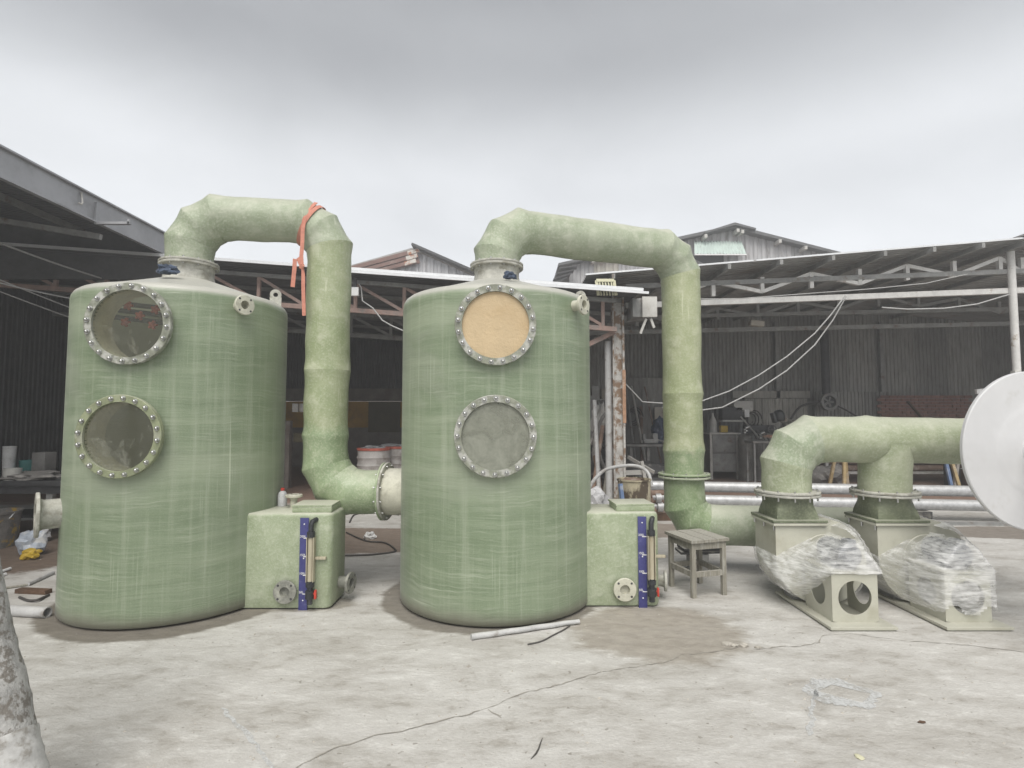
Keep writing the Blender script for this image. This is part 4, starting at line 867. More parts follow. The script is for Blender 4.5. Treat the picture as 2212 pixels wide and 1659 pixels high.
q = T2+Vector((1.06, -0.22, 0.786+0.022))
solo(MB().lathe([(0.014, 0), (0.021, 0), (0.021, 0.10), (0.014, 0.10), (0.014, 0)], 16, q, (1, 0.15, 0)), 'pipe_offcut', M['pvc'], 'short grey pipe offcut lying on top of the right sump box', 'pipe')
solo(MB().lathe([(0.012, 0), (0.03, 0), (0.03, 0.025), (0.012, 0.025), (0.012, 0)], 6, T2+Vector((1.06, -0.08, 0.787))), 'hex_nut', M['steel'], 'loose hexagon nut on top of the right sump box', 'nut', smooth=20)
# ------------------------------------------------------------------ ducts: mitred fibreglass pipe runs
DR = 0.199
def elbow_pts(p, din, dout, rc, n=3):
    """vertices of an n-mitre elbow whose sharp corner is p"""
    din = Vector(din).normalized(); dout = Vector(dout).normalized(); th = din.angle(dout); st = th/n
    nrm = (dout - din*din.dot(dout)).normalized(); L = rc*math.tan(th/2); c = Vector(p)-din*L+nrm*rc
    rr = rc/math.cos(st/2); return [c + (-nrm*math.cos(st*(k+0.5))+din*math.sin(st*(k+0.5)))*rr for k in range(n)]
def duct_run(parent, pts, r, mats, seed=0, seg=56, name='pipe_section', bulge=0.055, ends=(True, True)):
    pts = [Vector(p) for p in pts]; ds = [(pts[i+1]-pts[i]).normalized() for i in range(len(pts)-1)]
    nr = [ds[0]] + [(ds[i]+ds[i+1]).normalized() for i in range(len(ds)-1)] + [ds[-1]]
    for i, d in enumerate(ds):
        _, u, v = frame(d); a, b = pts[i], pts[i+1]; L = (b-a).length; nl = max(8, int(L/0.045)); vs = []
        js = i > 0; je = i < len(ds)-1
        for j in range(nl+1):
            f = j/nl; ef = 0.5-0.5*math.cos(math.pi*f) if L < 0.5 else f
            for k in range(seg):
                an = 2*math.pi*k/seg; o = (u*math.cos(an)+v*math.sin(an))*r
                p0 = a+o; s0 = -(o.dot(nr[i]))/d.dot(nr[i]); p1 = b+o; s1 = -(o.dot(nr[i+1]))/d.dot(nr[i+1])
                q0 = p0+d*s0; q1 = p1+d*s1; q = q0.lerp(q1, ef); LL = (q1-q0).length
                bl = 0
                if js: bl += math.exp(-((ef*LL)/0.055)**2)
                if je: bl += math.exp(-(((1-ef)*LL)/0.055)**2)
                wv = 0.010*mnoise.noise(q*2.6+Vector((seed, 0, 0)))+0.004*mnoise.noise(q*9+Vector((0, seed, 0)))
                ax_pt = a.lerp(b, ef); rad = (q-(a+d*((q-a).dot(d)))).normalized()
                if js: rad = rad.lerp((q-a).normalized(), math.exp(-((ef*LL)/0.03)**2))
                if je: rad = rad.lerp((q-b).normalized(), math.exp(-(((1-ef)*LL)/0.03)**2))
                vs.append(q+rad*(r*bulge*bl*(1+0.9*mnoise.noise(q*5+Vector((seed, 3, 0)))+0.5*mnoise.noise(q*17))+wv))
        fs = [(j*seg+k, j*seg+(k+1) % seg, (j+1)*seg+(k+1) % seg, (j+1)*seg+k) for j in range(nl) for k in range(seg)]
        part(MB().add(vs, fs), name, mats[i] if isinstance(mats, list) else mats, parent, smooth=60)
def flange_pair(parent, c, axis, r=0.247, mat=None, n=12, th=0.02, gap=0.004, single=False, bolt=True):
    axis = Vector(axis).normalized(); f = part(MB().ring(c, axis, r, DR-0.01, th, 56), 'flange', mat or M['flange'], parent)
    if not single: part(MB().ring(Vector(c)-axis*(th+gap), axis, r, DR-0.01, th, 56), 'flange', mat or M['flange'], parent)
    if bolt:
        _, u, v = frame(axis)
        for k in range(n):
            a = 2*math.pi*(k+0.4)/n; q = Vector(c)+(u*math.cos(a)+v*math.sin(a))*(r-0.022)
            part(MB().cyl(q-axis*(0.035+(0 if single else th)), q+axis*(th+0.014), 0.008, seg=8), 'bolt', M['steel'], f)
def up_(p, z): return Vector((p.x, p.y, z))
# duct A: top of the left tank over to the right tank's side inlet
V1 = Vector((-1.735, 5.20, 0)); zA = 3.435; e1 = (V1-T1).normalized(); e1.z = 0; z_in = 0.897
in2 = T2+Vector((-0.993, 0.115, 0)).normalized()*(TR+0.195); e1b = (T2-V1); e1b.z = 0; e1b.normalize()
dA = thing('exhaust_duct', 'pale green fibreglass duct from the left tank top down into the right tank side', 'duct', up_(T1, 2.978))
Z = Vector((0, 0, 1))
pa = [up_(T1, 2.98)] + elbow_pts(up_(T1, zA), Z, e1, 0.335) + elbow_pts(up_(V1, zA), e1, -Z, 0.335)
pa2 = [up_(V1, 2.02), up_(V1, 1.42)] + elbow_pts(up_(V1, z_in), -Z, e1b, 0.33) + [up_(in2, z_in)]
mA, mB, mC = M['ductA'], M['ductB'], M['ductC']
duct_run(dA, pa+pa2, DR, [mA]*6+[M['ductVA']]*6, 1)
flange_pair(dA, up_(T1, 2.980), Z, single=True, mat=M['flange'])
flange_pair(dA, up_(in2, z_in)-e1b*0.022, e1b, 0.265, single=True, mat=M['ductB'], bolt=False)
# duct B: top of the right tank over and down behind it
V2 = Vector((1.79, 5.83, 0)); zB = 3.345; e2 = V2-T2; e2.z = 0; e2.normalize()
dB = thing('exhaust_duct', 'pale green fibreglass duct from the right tank top sloping back and down to a flange', 'duct', up_(T2, 2.978))
pb = [up_(T2, 2.98)] + elbow_pts(up_(T2, zB), Z, e2, 0.335) + elbow_pts(up_(V2, zB), e2, -Z, 0.335) + [up_(V2, 1.83), up_(V2, 1.24), up_(V2, 0.985)]
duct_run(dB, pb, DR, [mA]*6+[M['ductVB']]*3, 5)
flange_pair(dB, up_(T2, 2.980), Z, single=True)
flange_pair(dB, up_(V2, 0.985), Z, 0.262, single=True, mat=M['ductB'])
# duct C: low elbow and suction main behind the fans
eC = Vector((1, -0.115, 0)).normalized(); zC = 0.475
dC = thing('suction_duct', 'low green fibreglass duct turning from the flange and running behind the fans', 'duct', up_(V2, 0.0))
endC = up_(V2, zC)+eC*2.12
pc = [up_(V2, 0.955)] + elbow_pts(up_(V2, zC), -Z, eC, 0.27) + [endC]
duct_run(dC, pc, DR*1.02, [M['ductB'], M['ductB'], M['ductB'], M['ductA']], 9)
flange_pair(dC, up_(V2, 0.955), Z, 0.262, single=True, mat=M['ductA'], bolt=False)
part(MB().disc(endC-eC*0.01, eC, DR*1.0, 0.02, 48), 'end_cap', M['ductA'], dC)
# timber and rubber packing under the elbow
pk = thing('support_block', 'dark block with rubber pads propping the low duct elbow', 'block', tuple(up_(V2+eC*0.12, 0)))
q = V2+eC*0.12
part(MB().box((q.x, q.y, 0.10), (0.17, 0.2, 0.20), bev=0.006), 'block', M['greyst'], pk)
for k in range(3):
    part(MB().box((q.x+0.01*k, q.y, 0.214+0.03*k), (0.40-0.03*k, 0.22, 0.026), rz=0.05*k, ry=0.03*(k-1), bev=0.005), 'pad', M['rubber'], pk)
# wooden stand in front of it
st = thing('wooden_stand', 'small grey wooden four-legged stand beside the right sump box', 'stand', (1.69, 5.22, 0))
L1, L2, L3, L4 = Vector((1.50, 5.32, 0)), Vector((1.595, 4.98, 0)), Vector((1.80, 5.42, 0)), Vector((1.895, 5.07, 0))
for p in (L1, L2, L3, L4):
    part(MB().beam(p, up_(p, 0.47), 0.04, 0.036, up=(0.26, -0.96, 0)), 'leg', M['wood'], st, smooth=0)
for a, b in ((L1, L2), (L3, L4), (L2, L4), (L1, L3)):
    part(MB().beam(up_(a, 0.20), up_(b, 0.20), 0.03, 0.045), 'stretcher', M['wood'], st, smooth=0)
    part(MB().beam(up_(a, 0.445), up_(b, 0.445), 0.032, 0.055), 'apron', M['wood'], st, smooth=0)
ce = (L1+L2+L3+L4)/4; ang = math.atan2(L2.x-L1.x, -(L2.y-L1.y))
for k in range(3):
    o = (L3-L1).normalized()*(0.135*(k-1)); part(MB().box(up_(ce+o, 0.492), (0.128, 0.44, 0.028), rz=ang, bev=0.003), 'top_board', M['wood'], st, smooth=0)

# orange lifting strap round the bend of duct A
ep = elbow_pts(up_(V1, zA), e1, -Z, 0.335); sc = (ep[0]+ep[1])/2; ax = (ep[1]-ep[0]).normalized(); 
def band(c, axis, r, w, a0, a1, n=40):
    _, u, v = frame(axis); vs = []
    for i in range(n+1):
        a = a0+(a1-a0)*i/n; o = u*math.cos(a)+v*math.sin(a); vs += [c+o*r-axis*w/2, c+o*r+axis*w/2, c+o*(r+0.005)+axis*w/2, c+o*(r+0.005)-axis*w/2]
    return MB().add(vs, [(4*i+a, 4*i+b, 4*i+4+b, 4*i+4+a) for i in range(n) for a, b in ((0, 1), (1, 2), (2, 3), (3, 0))])
def ribbon(pts, wd, w=0.05, th=0.004):
    """flat strap through pts with width direction(s) wd"""
    vs = []
    for i, p in enumerate(pts):
        d = (pts[min(i+1, len(pts)-1)]-pts[max(i-1, 0)]).normalized(); s = Vector(wd[i] if isinstance(wd, list) else wd); s = (s-d*s.dot(d)).normalized(); n = d.cross(s)*th
        vs += [p-s*w/2, p+s*w/2, p+s*w/2+n, p-s*w/2+n]
    return MB().add(vs, [(4*i+a, 4*i+b, 4*i+4+b, 4*i+4+a) for i in range(len(pts)-1) for a, b in ((0, 1), (1, 2), (2, 3), (3, 0))])
ss = thing('lifting_strap', 'orange webbing strap knotted round the bend of the left duct', 'strap', tuple(sc))
part(band(sc, ax, DR+0.012, 0.036, 0, 2*math.pi, 48), 'strap_loop', M['strap'], ss)
yk = V1.y-0.235
kn = P(652, 575, yk)
part(crumpled(kn, (0.025, 0.02, 0.03), 1, 2, 2, 0.4), 'knot', M['strap'], ss)
part(ribbon([P(683, 438, V1.y-0.12), P(668, 452, V1.y-0.19), P(657, 475, yk), P(654, 500, yk), P(653, 530, yk), P(651, 552, yk), P(652, 572, yk)], (1, 0.15, 0.1), 0.034), 'strap_run', M['strap'], ss)
part(ribbon([P(652, 575, yk), P(643, 557, yk-0.01), P(637, 560, yk-0.02), P(636, 580, yk-0.02), P(634, 600, yk-0.02), P(632, 620, yk-0.02)], (1, 0.4, 0), 0.036), 'strap_tail', M['strap'], ss)
part(ribbon([P(653, 577, yk), P(655, 595, yk), P(655, 620, yk), P(656, 650, yk), P(657, 682, yk)], [(0.3, 1, 0), (1, 0.3, 0), (1, 0.2, 0), (1, 0.1, 0), (1, 0, 0)], 0.032), 'strap_tail', M['strap'], ss)
# ------------------------------------------------------------------ blowers
def scroll_pts(n=56):
    pts = []
    for k in range(n+1):                    # from the left wall, under, right, over the top to the outlet cut-off
        a = math.pi + (1.42*math.pi)*k/n; r = 0.405-0.075*k/n
        pts.append((r*math.cos(a)+0.03, 0.395+r*math.sin(a)))
    return pts
def film_hull(points, seed, amp=0.012, cuts=3, keep=None):
    bm = bmesh.new()
    for p in points: bm.verts.new(p)
    r = bmesh.ops.convex_hull(bm, input=list(bm.verts)); bmesh.ops.delete(bm, geom=[g for g in r['geom_interior'] if isinstance(g, bmesh.types.BMVert)], context='VERTS')
    bmesh.ops.triangulate(bm, faces=list(bm.faces))
    for _ in range(5):
        es = [e for e in bm.edges if e.calc_length() > 0.035]
        if es: bmesh.ops.subdivide_edges(bm, edges=es, cuts=1); bmesh.ops.triangulate(bm, faces=list(bm.faces))
    bm.normal_update()
    for v in bm.verts:
        w_ = mnoise.noise(v.co*2.2+Vector((seed, 5, 0)))*3.0
        q = Vector((v.co.x*4+w_, v.co.y*4, v.co.z*22+w_*2)); rd = 1-abs(mnoise.noise(q+Vector((seed, 0, 0))))*2; r2 = 1-abs(mnoise.noise(Vector((v.co.x*14, v.co.y*9, v.co.z*30+w_*4))))*2
        v.co += v.normal*(amp*0.7+amp*0.9*mnoise.noise(v.co*3.3+Vector((0, seed, 0)))+amp*0.75*max(0, rd)**2+amp*0.35*max(0, r2)**2)
    if keep:
        dl = [f for f in bm.faces if not keep(f.calc_center_median())]; bmesh.ops.delete(bm, geom=dl, context='FACES')
    bm.verts.index_update(); mb = MB().add([v.co for v in bm.verts], [[v.index for v in f.verts] for f in bm.faces]); bm.free(); return mb
def plate_with_hole(w, h, r, th, n=48, cz=0.0):
    """plate in XZ centred at 0, thickness along Y, round hole"""
    vs = []; 
    for y in (0, th):
        for k in range(n):
            a = 2*math.pi*k/n; c, s = math.cos(a), math.sin(a); m = max(abs(c)/(w/2), abs(s)/(h/2)); vs.append((c/m, y, s/m))
        for k in range(n):
            a = 2*math.pi*k/n; vs.append((r*math.cos(a), y, cz+r*math.sin(a)))
    fs = []
    for k in range(n):
        k2 = (k+1) % n; fs += [(k, k2, n+k2, n+k), (2*n+k2, 2*n+k, 3*n+k, 3*n+k2), (n+k, n+k2, 3*n+k2, 3*n+k), (k2, k, 2*n+k, 2*n+k2)]
    return MB().add(vs, fs)
def build_fan(x0, label, flabel, full):
    """shaft along Y at x0; casing 4.75..5.16, pedestal and motor toward the camera"""
    f = thing('blower_fan', label, 'blower', (x0, 4.7, 0), 'blower fans')
    pts = scroll_pts(); cas = MB(); yf, yb = 4.755, 5.15
    sp = [(x0+a, 0, b) for a, b in pts]; ox0, ox1, oz = x0-0.375, x0+0.03, 0.665
    outline = [(ox0, 0, oz)] + sp + [(ox1+0.003, 0, 0.664), (ox1, 0, oz)]
    cas.prism(outline, (0, yf, 0), (0, yb, 0)); part(cas, 'casing', M['beige'], f, smooth=30)
    part(MB().ring((x0+0.03, yb+0.002, 0.40), (0, 1, 0), 0.24, 0.185, 0.03, 40).cyl((x0+0.03, yb, 0.40), (x0+0.03, yb+0.2, 0.43), 0.19, seg=36, caps=False), 'inlet_ring', M['beige'], f)
    part(MB().ring((x0+0.03, yf-0.012, 0.40), (0, 1, 0), 0.20, 0.03, 0.012, 40), 'shaft_plate', M['beige'], f)
    oc = ((ox0+ox1)/2, (yf+yb)/2, 0.682)
    part(MB().box(oc, (0.455, 0.445, 0.022), bev=0.004), 'outlet_flange', M['beige'], f)
    for sx in (-1, 1):
        for sy in (-0.9, 0, 0.9):
            part(MB().cyl((oc[0]+sx*0.212, oc[1]+sy*0.205, 0.63), (oc[0]+sx*0.212, oc[1]+sy*0.205, 0.70), 0.008, seg=8), 'bolt', M['steel'], f)
    # base plate and pedestal with round openings
    part(MB().box((x0+0.01, 4.64, 0.022), (0.50, 0.86, 0.02), bev=0.003).box((x0+0.01, 4.64, 0.006), (0.47, 0.83, 0.012)), 'base_plate', M['beige'], f, smooth=0)
    part(MB().box((x0-0.13, 4.92, 0.07), (0.14, 0.16, 0.075)), 'casing_foot', M['greyst'], f, smooth=0)
    part(MB().box((x0+0.19, 4.92, 0.07), (0.14, 0.16, 0.075)), 'casing_foot', M['greyst'], f, smooth=0)
    px0, px1, py0, py1, pz = x0-0.165, x0+0.185, 4.315, 4.70, 0.395; pc = ((px0+px1)/2, (pz+0.032)/2)
    fr = plate_with_hole(px1-px0, pz-0.032, 0.127, 0.006); fr.v = [v+Vector((pc[0], py0, pc[1])) for v in fr.v]; part(fr, 'pedestal_front', M['beige'], f)
    for xx in (px0, px1-0.006):
        sd_ = plate_with_hole(py1-py0, pz-0.032, 0.105, 0.006); sd_.v = [Vector((xx+v.y, (py0+py1)/2+0.003+v.x*0.985, pc[1]+v.z)) for v in sd_.v]; part(sd_, 'pedestal_side', M['beige'], f)
    part(MB().box((pc[0], (py0+py1)/2, pz+0.008), (px1-px0+0.02, py1-py0+0.02, 0.016), bev=0.004), 'pedestal_top', M['beige'], f)
    # motor with cooling ribs
    mz = pz+0.016+0.105; mt = MB().cyl((x0-0.0, 4.345, mz), (x0, 4.66, mz), 0.083, seg=32); m = part(mt, 'motor', M['motor'], f)
    for k in range(18):
        a = 2*math.pi*k/18; c = Vector((x0+0.084*math.cos(a), 4.51, mz+0.084*math.sin(a))); part(MB().box(c, (0.022, 0.24, 0.005), ry=-a), 'cooling_fin', M['motor'], m, smooth=0)
    part(MB().lathe([(0.0005, 0), (0.07, 0), (0.092, 0.02), (0.094, 0.075), (0.086, 0.08)], 32, (x0, 4.325, mz), (0, 1, 0)), 'motor_cowl', M['motor'], m)
    part(MB().cyl((x0, 4.66, mz), (x0+0.01, 4.75, mz-0.05), 0.03, seg=16), 'shaft', M['steel'], m)
    part(MB().box((x0, 4.5, pz+0.03), (0.17, 0.2, 0.028)), 'motor_foot', M['motor'], m, smooth=0)
    part(MB().box((x0+0.075, 4.48, mz+0.075), (0.07, 0.09, 0.055), bev=0.006), 'terminal_box', M['motor'], m)
    # stretch film
    P_ = [(x0+a, y, b) for a, b in pts for y in (yf-0.015, yb+0.02) if (b < 0.70 and (b > 0.08))]
    P_ += [(x0+0.1*math.cos(a), 4.315, mz+0.1*math.sin(a)) for a in [k*math.pi/8 for k in range(16)]]
    if full: P_ += [(x, y, z) for x in (px0-0.012, px1+0.012) for y in (py0-0.015, py1) for z in (0.10, pz+0.02)]
    else: P_ += [(x, y, z) for x in (px0-0.01, px1+0.01) for y in (py0-0.01, py1) for z in (pz+0.01,)] + [(px0-0.2, 4.6, 0.2), (px0-0.26, 4.75, 0.32)]
    def keep(c):
        if c.x < ox1+0.02 and c.z > 0.555+0.28*(c.x-ox0-0.2)*0.5 and c.y > 4.65: return False
        if c.z > 0.64 and c.x < x0+0.1: return False
        if full and c.z < 0.115+0.05*math.sin(c.x*23): return False
        if not full and (c.z < pz and px0-0.004 < c.x and c.y < 4.74): return False
        if not full and c.z < 0.10: return False
        return True
    props(solo(film_hull(P_, x0*3, 0.013, 3, keep), 'stretch_film', M['film'], smooth=180, keep=True), flabel, 'film', 'films round the blowers')
    return f
FX = (2.60, 3.46)
fan1 = build_fan(FX[0], 'beige fibreglass blower with bare pedestal, nearer the tanks', 'clear stretch film wrapped round the motor of the left blower', False)
fan2 = build_fan(FX[1], 'beige fibreglass blower wrapped down over its pedestal, beside the white flanged pipe', 'clear stretch film wrapped over the whole right blower and pedestal', True)
# ---- discharge header over the fans
hd = thing('discharge_header', 'pale green header duct above the blowers with elbow and tee', 'duct', (2.46, 4.955, 0.70))
def trans(x0, z0, z1, cy, hw):
    """square-to-round transition"""
    n = 48; vs = []; L = 10
    for j in range(L+1):
        f = j/L
        for k in range(n):
            a = 2*math.pi*k/n; c, s = math.cos(a), math.sin(a); m = max(abs(c), abs(s))
            sq = Vector((c/m*hw, s/m*hw)); rd = Vector((c*DR*1.02, s*DR*1.02)); e = min(1, f*1.15); q = sq.lerp(rd, e*e*(3-2*e))
            vs.append((x0+q.x, cy+q.y, z0+(z1-z0)*f))
    return MB().add(vs, [(j*n+k, j*n+(k+1) % n, (j+1)*n+(k+1) % n, (j+1)*n+k) for j in range(L) for k in range(n)])
zf, zh = 0.925, 1.395; cyf = 4.953
hx = [FX[0]-0.1725, FX[1]-0.1725]
for i, x in enumerate(hx):
    part(MB().box((x, cyf, 0.707), (0.46, 0.45, 0.022), bev=0.005), 'square_flange', M['ductD'], hd)
    part(trans(x, 0.718, zf-0.02, cyf, 0.178), 'transition', M['ductD'], hd, smooth=50)
    flange_pair(hd, (x, cyf, zf), Z, 0.268, mat=M['flange'])
eH = Vector((1, -0.045, -0.012)).normalized()
ph = [Vector((hx[0], cyf, zf+0.02))] + elbow_pts((hx[0], cyf, zh), Z, eH, 0.30) + [Vector((hx[0], cyf, zh))+eH*0.70, Vector((hx[0], cyf, zh))+eH*2.6]
duct_run(hd, ph, DR*1.01, [M['ductC'], M['ductA'], M['ductA'], M['ductC'], M['ductC']], 14, bulge=0.05)
tz = (Vector((hx[0], cyf, zh))+eH*(hx[1]-hx[0]))
duct_run(hd, [Vector((hx[1], cyf, zf+0.02)), Vector((hx[1], tz.y, tz.z-0.01))], DR*1.03, [M['ductC']], 21, name='tee_branch')
# ---- white polypropylene pipe end with wide flange on a cradle, leaving the view at the right
wp = thing('flanged_pipe', 'large white plastic pipe with a wide round flange, cut by the right edge', 'pipe', (3.93, 4.15, 0))
wc = Vector((3.91, 4.2, 1.335)); wd_ = Vector((0.10, -0.995, 0)).normalized()
part(MB().lathe([(0.10, 0.0), (0.592, 0.0), (0.597, 0.004), (0.597, 0.026), (0.590, 0.032), (0.40, 0.0335), (0.345, 0.0345), (0.33, 0.037), (0.31, 0.041), (0.29, 0.043), (0.19, 0.046), (0.14, 0.052), (0.125, 0.07), (0.12, 0.14), (0.12, 1.9), (0.10, 1.9), (0.10, 0.0)], 96, wc, wd_), 'pipe_and_flange', M['pp'], wp, smooth=40)
_, u, v = frame(wd_)
for a in (R_(193), R_(75)):
    o = Vector((math.cos(a), 0, math.sin(a))); part(MB().tube([wc+wd_*0.0325+o*0.586, wc+wd_*0.034+o*0.40, wc+wd_*0.036+o*0.345], 0.0035, 6), 'weld_seam', M['pp'], wp)
for s in (0.75, 1.6):
    c = wc+wd_*s
    for sx in (-1, 1):
        part(MB().beam((c.x+sx*0.32+0.12, c.y, 0), (c.x+sx*0.2+0.06, c.y, 1.16), 0.06, 0.06, up=(0, 1, 0)), 'cradle_leg', M['greyst'], wp, smooth=0)
    part(MB().beam((c.x-0.3, c.y, 1.03), (c.x+0.4, c.y, 1.03), 0.06, 0.06), 'cradle_bar', M['greyst'], wp, smooth=0)
# ------------------------------------------------------------------ yard and workshop contents
def curve(pts, n=8):
    pts = [Vector(p) for p in pts]; q = [pts[0]]+pts+[pts[-1]]; out = []
    for i in range(1, len(q)-2):
        a, b, c, d = q[i-1], q[i], q[i+1], q[i+2]
        for k in range(n):
            t = k/n; out.append(0.5*((2*b)+(c-a)*t+(2*a-5*b+4*c-d)*t*t+(3*b-a-3*c+d)*t**3))
    return out+[pts[-1]]
# two galvanised pipes on sleepers behind the blowers
gp0 = Vector((2.0, 9.22, 0)); gd = Vector((1, -0.14, 0)).normalized()
for k, (z, off, lab) in enumerate(((0.245, 0.0, 'lower of two long galvanised pipes lying behind the blowers'), (0.445, 0.12, 'upper of two long galvanised pipes lying behind the blowers'))):
    a = gp0+Vector((0, off, z)); b = a+gd*7.4
    mb = MB().lathe([(0.075, 0), (0.084, 0), (0.084, 7.4), (0.075, 7.4), (0.075, 0)], 28, a, gd); solo(mb, 'galvanised_pipe', M['galv'], lab, 'pipe', 'galvanised pipes behind the blowers')
for i, s in enumerate((0.7, 2.35, 4.3, 6.6)):
    c = gp0+gd*s; t = thing('pipe_rest', ['first pipe rest from the rusted column under the galvanised pipes', 'second pipe rest from the rusted column, black block under the galvanised pipes', 'third pipe rest from the rusted column under the galvanised pipes', 'pipe rest nearest the white flanged pipe'][i], 'block', c, 'pipe rests')
    part(MB().box((c.x, c.y+0.05, 0.078), (0.24, 0.34, 0.155), rz=-0.14, bev=0.006), 'block', M['rubber'], t)
    part(MB().box((c.x, c.y+0.10, 0.345), (0.1, 0.18, 0.032), rz=-0.14), 'spacer', M['wood'], t, smooth=0)
pa_, pb_ = Vector((2.9, 8.35, 0.012)), Vector((9.0, 7.9, 0.012))
solo(MB().box((3.4, 8.5, 0.02), (1.3, 0.09, 0.04), rz=-0.1), 'plank', M['wood'], 'pale plank lying on the ground before the galvanised pipes', 'plank', smooth=0)
solo(MB().box((6.6, 8.25, 0.025), (2.8, 0.06, 0.05), rz=-0.06), 'steel_bar', M['greyst'], 'long flat steel bar lying before the pipes at right', 'bar', smooth=0)

# stained drum with bent conduit, by the rusted column
dp = P(1370, 1075, 8.3); dx, dy = dp.x, 8.3
dr = thing('drum', 'resin stained steel drum standing beside the rusted column', 'drum', (dx, dy, 0))
part(MB().lathe([(0.0005, 0.02), (0.235, 0.02), (0.24, 0), (0.24, 0.26), (0.246, 0.265), (0.24, 0.27), (0.238, 0.64), (0.252, 0.65), (0.252, 0.672), (0.23, 0.672), (0.228, 0.60), (0.0005, 0.60)], 36, (dx, dy, 0)), 'drum_body', M['drum'], dr)
part(crumpled((dx-0.03, dy, 0.655), (0.16, 0.14, 0.03), 0.03, 4, 2, 0.5), 'drum_contents', M['rustpipe'], dr)
solo(MB().beam(P(1340, 1045, 8.05), P(1349, 1125, 7.95), 0.05, 0.05), 'blue_bar', M['bluep'], 'blue painted bar leaning against the stained drum', 'bar', smooth=0)
solo(MB().tube(curve([P(1268, 1062, 7.9), P(1285, 1035, 8.2), P(1310, 1014, 8.4), P(1350, 1006, 8.6), P(1380, 1008, 8.6), P(1400, 1022, 8.45), P(1408, 1052, 8.35)]), 0.026, 10), 'conduit', M['pvc'], 'bent grey conduit arching from the right tank into the stained drum', 'conduit')
solo(MB().lathe([(0.0005, 0), (0.16, 0), (0.16, 0.10), (0.13, 0.17), (0.0005, 0.19)], 28, (P(1305, 1100, 7.2).x, 7.2, 0.0)).cyl((P(1305, 1100, 7.2).x, 7.2, 0.19), (P(1305, 1100, 7.2).x, 7.2, 0.42), 0.14, 0.15), 'tub', M['drum'], 'low tan tub half hidden behind the right sump box', 'tub')

# heap of hoses, boards and pipes left of the column
hp = []
hx0 = 1.42
labs = ['grey hose looped highest in the scrap heap behind the right tank', 'dark hose hanging in the middle of the scrap heap', 'pale hose curling at the tank side of the scrap heap', 'thin hose dropping to the floor in the scrap heap']
hs = [[P(1322, 880, 11), P(1300, 905, 11), P(1293, 940, 11), P(1296, 985, 11), P(1310, 1020, 11)], [P(1318, 915, 11.2), P(1298, 935, 11.2), P(1302, 965, 11.2), P(1316, 950, 11.2), P(1318, 1000, 11.2)],
      [P(1275, 960, 11), P(1288, 930, 11), P(1284, 985, 10.9), P(1298, 1025, 10.9)], [P(1330, 890, 11), P(1335, 930, 11), P(1318, 980, 11), P(1312, 1040, 11)]]
for k in range(4): solo(MB().tube(curve(hs[k]), (0.035, 0.05, 0.045, 0.03)[k], 8), 'hose', M['hose'] if k != 1 else M['rubber'], labs[k], 'hose', 'hoses in the scrap heap')
bl = [((1302, 920), (1277, 1075), 'rustpipe', 'rusty pipe leaning left in the scrap heap'), ((1316, 990), (1303, 1080), 'wood', 'short pale pole leaning in the scrap heap'), ((1326, 900), (1312, 1085), 'rustpipe', 'rusty pipe leaning against the white downpipe'),
      ((1285, 985), (1303, 1075), 'plank', 'brown board leaning behind the scrap hoses'), ((1284, 865), (1294, 960), 'pvc', 'thin pale pipe standing tallest in the scrap heap')]
for (a, b, m, lab) in bl: solo(MB().cyl(P(*a, 10.6), up_(P(*b, 10.2), 0.02), 0.04, seg=10), 'leaning_pole', M[m], lab, 'pole', 'poles in the scrap heap')
solo(crumpled(P(1287, 1010, 11.6), (0.35, 0.3, 0.45), 0.55, 5, 3, 0.5), 'scrap_sack', M['tarp'], 'dark bulging scrap sack behind the leaning poles', 'sack')
solo(crumpled((P(1285, 1050, 9.2).x, 9.2, 0.22), (0.22, 0.2, 0.2), 0.22, 8, 3, 0.4), 'sack', M['bagw'], 'pale crumpled sack on the floor beside the right tank', 'sack')
solo(crumpled(P(1292, 905, 12), (0.16, 0.1, 0.3), 9, 6, 3, 0.6), 'fabric_scrap', M['lamp'], 'pale torn fabric scrap hanging above the scrap heap', 'fabric')

# work bench behind the column
bt = thing('work_bench', 'steel work bench with vise, seen between the rusted column and duct', 'bench', (P(1400, 1000, 13).x, 13, 0))
z0 = P(1390, 962, 13).z
part(MB().box((P(1392, 962, 13).x, 13.2, z0), (1.15, 0.7, 0.06), bev=0.01), 'bench_top', M['cabin'], bt)
for px in (1350, 1385, 1430):
    part(MB().beam((P(px, 0, 13).x, 12.95, 0), (P(px, 0, 13).x, 12.95, z0-0.03), 0.07, 0.07, up=(0, 1, 0)), 'leg', M['cabin'], bt, smooth=0)
v0 = P(1405, 950, 13)
part(MB().box(v0+Vector((0, 0, -0.03)), (0.34, 0.14, 0.1), bev=0.02).box(v0+Vector((-0.16, 0, 0.06)), (0.06, 0.14, 0.14), bev=0.01).box(v0+Vector((0.10, 0, 0.07)), (0.12, 0.14, 0.16), bev=0.02).cyl(v0+Vector((0.1, 0, 0.02)), v0+Vector((0.42, -0.05, -0.08)), 0.02, seg=8), 'vise', M['greyst'], bt)
solo(crumpled(P(1425, 930, 13.4), (0.2, 0.2, 0.32), 0.3, 15, 3, 0.35), 'jacket', M['rag'], 'dark blue jacket dumped on the work bench by the duct', 'jacket')
solo(MB().box(P(1428, 918, 15.7), (0.36, 0.04, 1.0), bev=0.01), 'notice_board', M['gabc'], 'narrow pale notice board on the wall beside the duct', 'board')
solo(crumpled(P(1395, 1028, 12), (0.75, 0.35, 0.33), 0.3, 25, 3, 0.4), 'tarp_heap', M['tarp'], 'dark tarpaulin heap under the work bench', 'tarp')
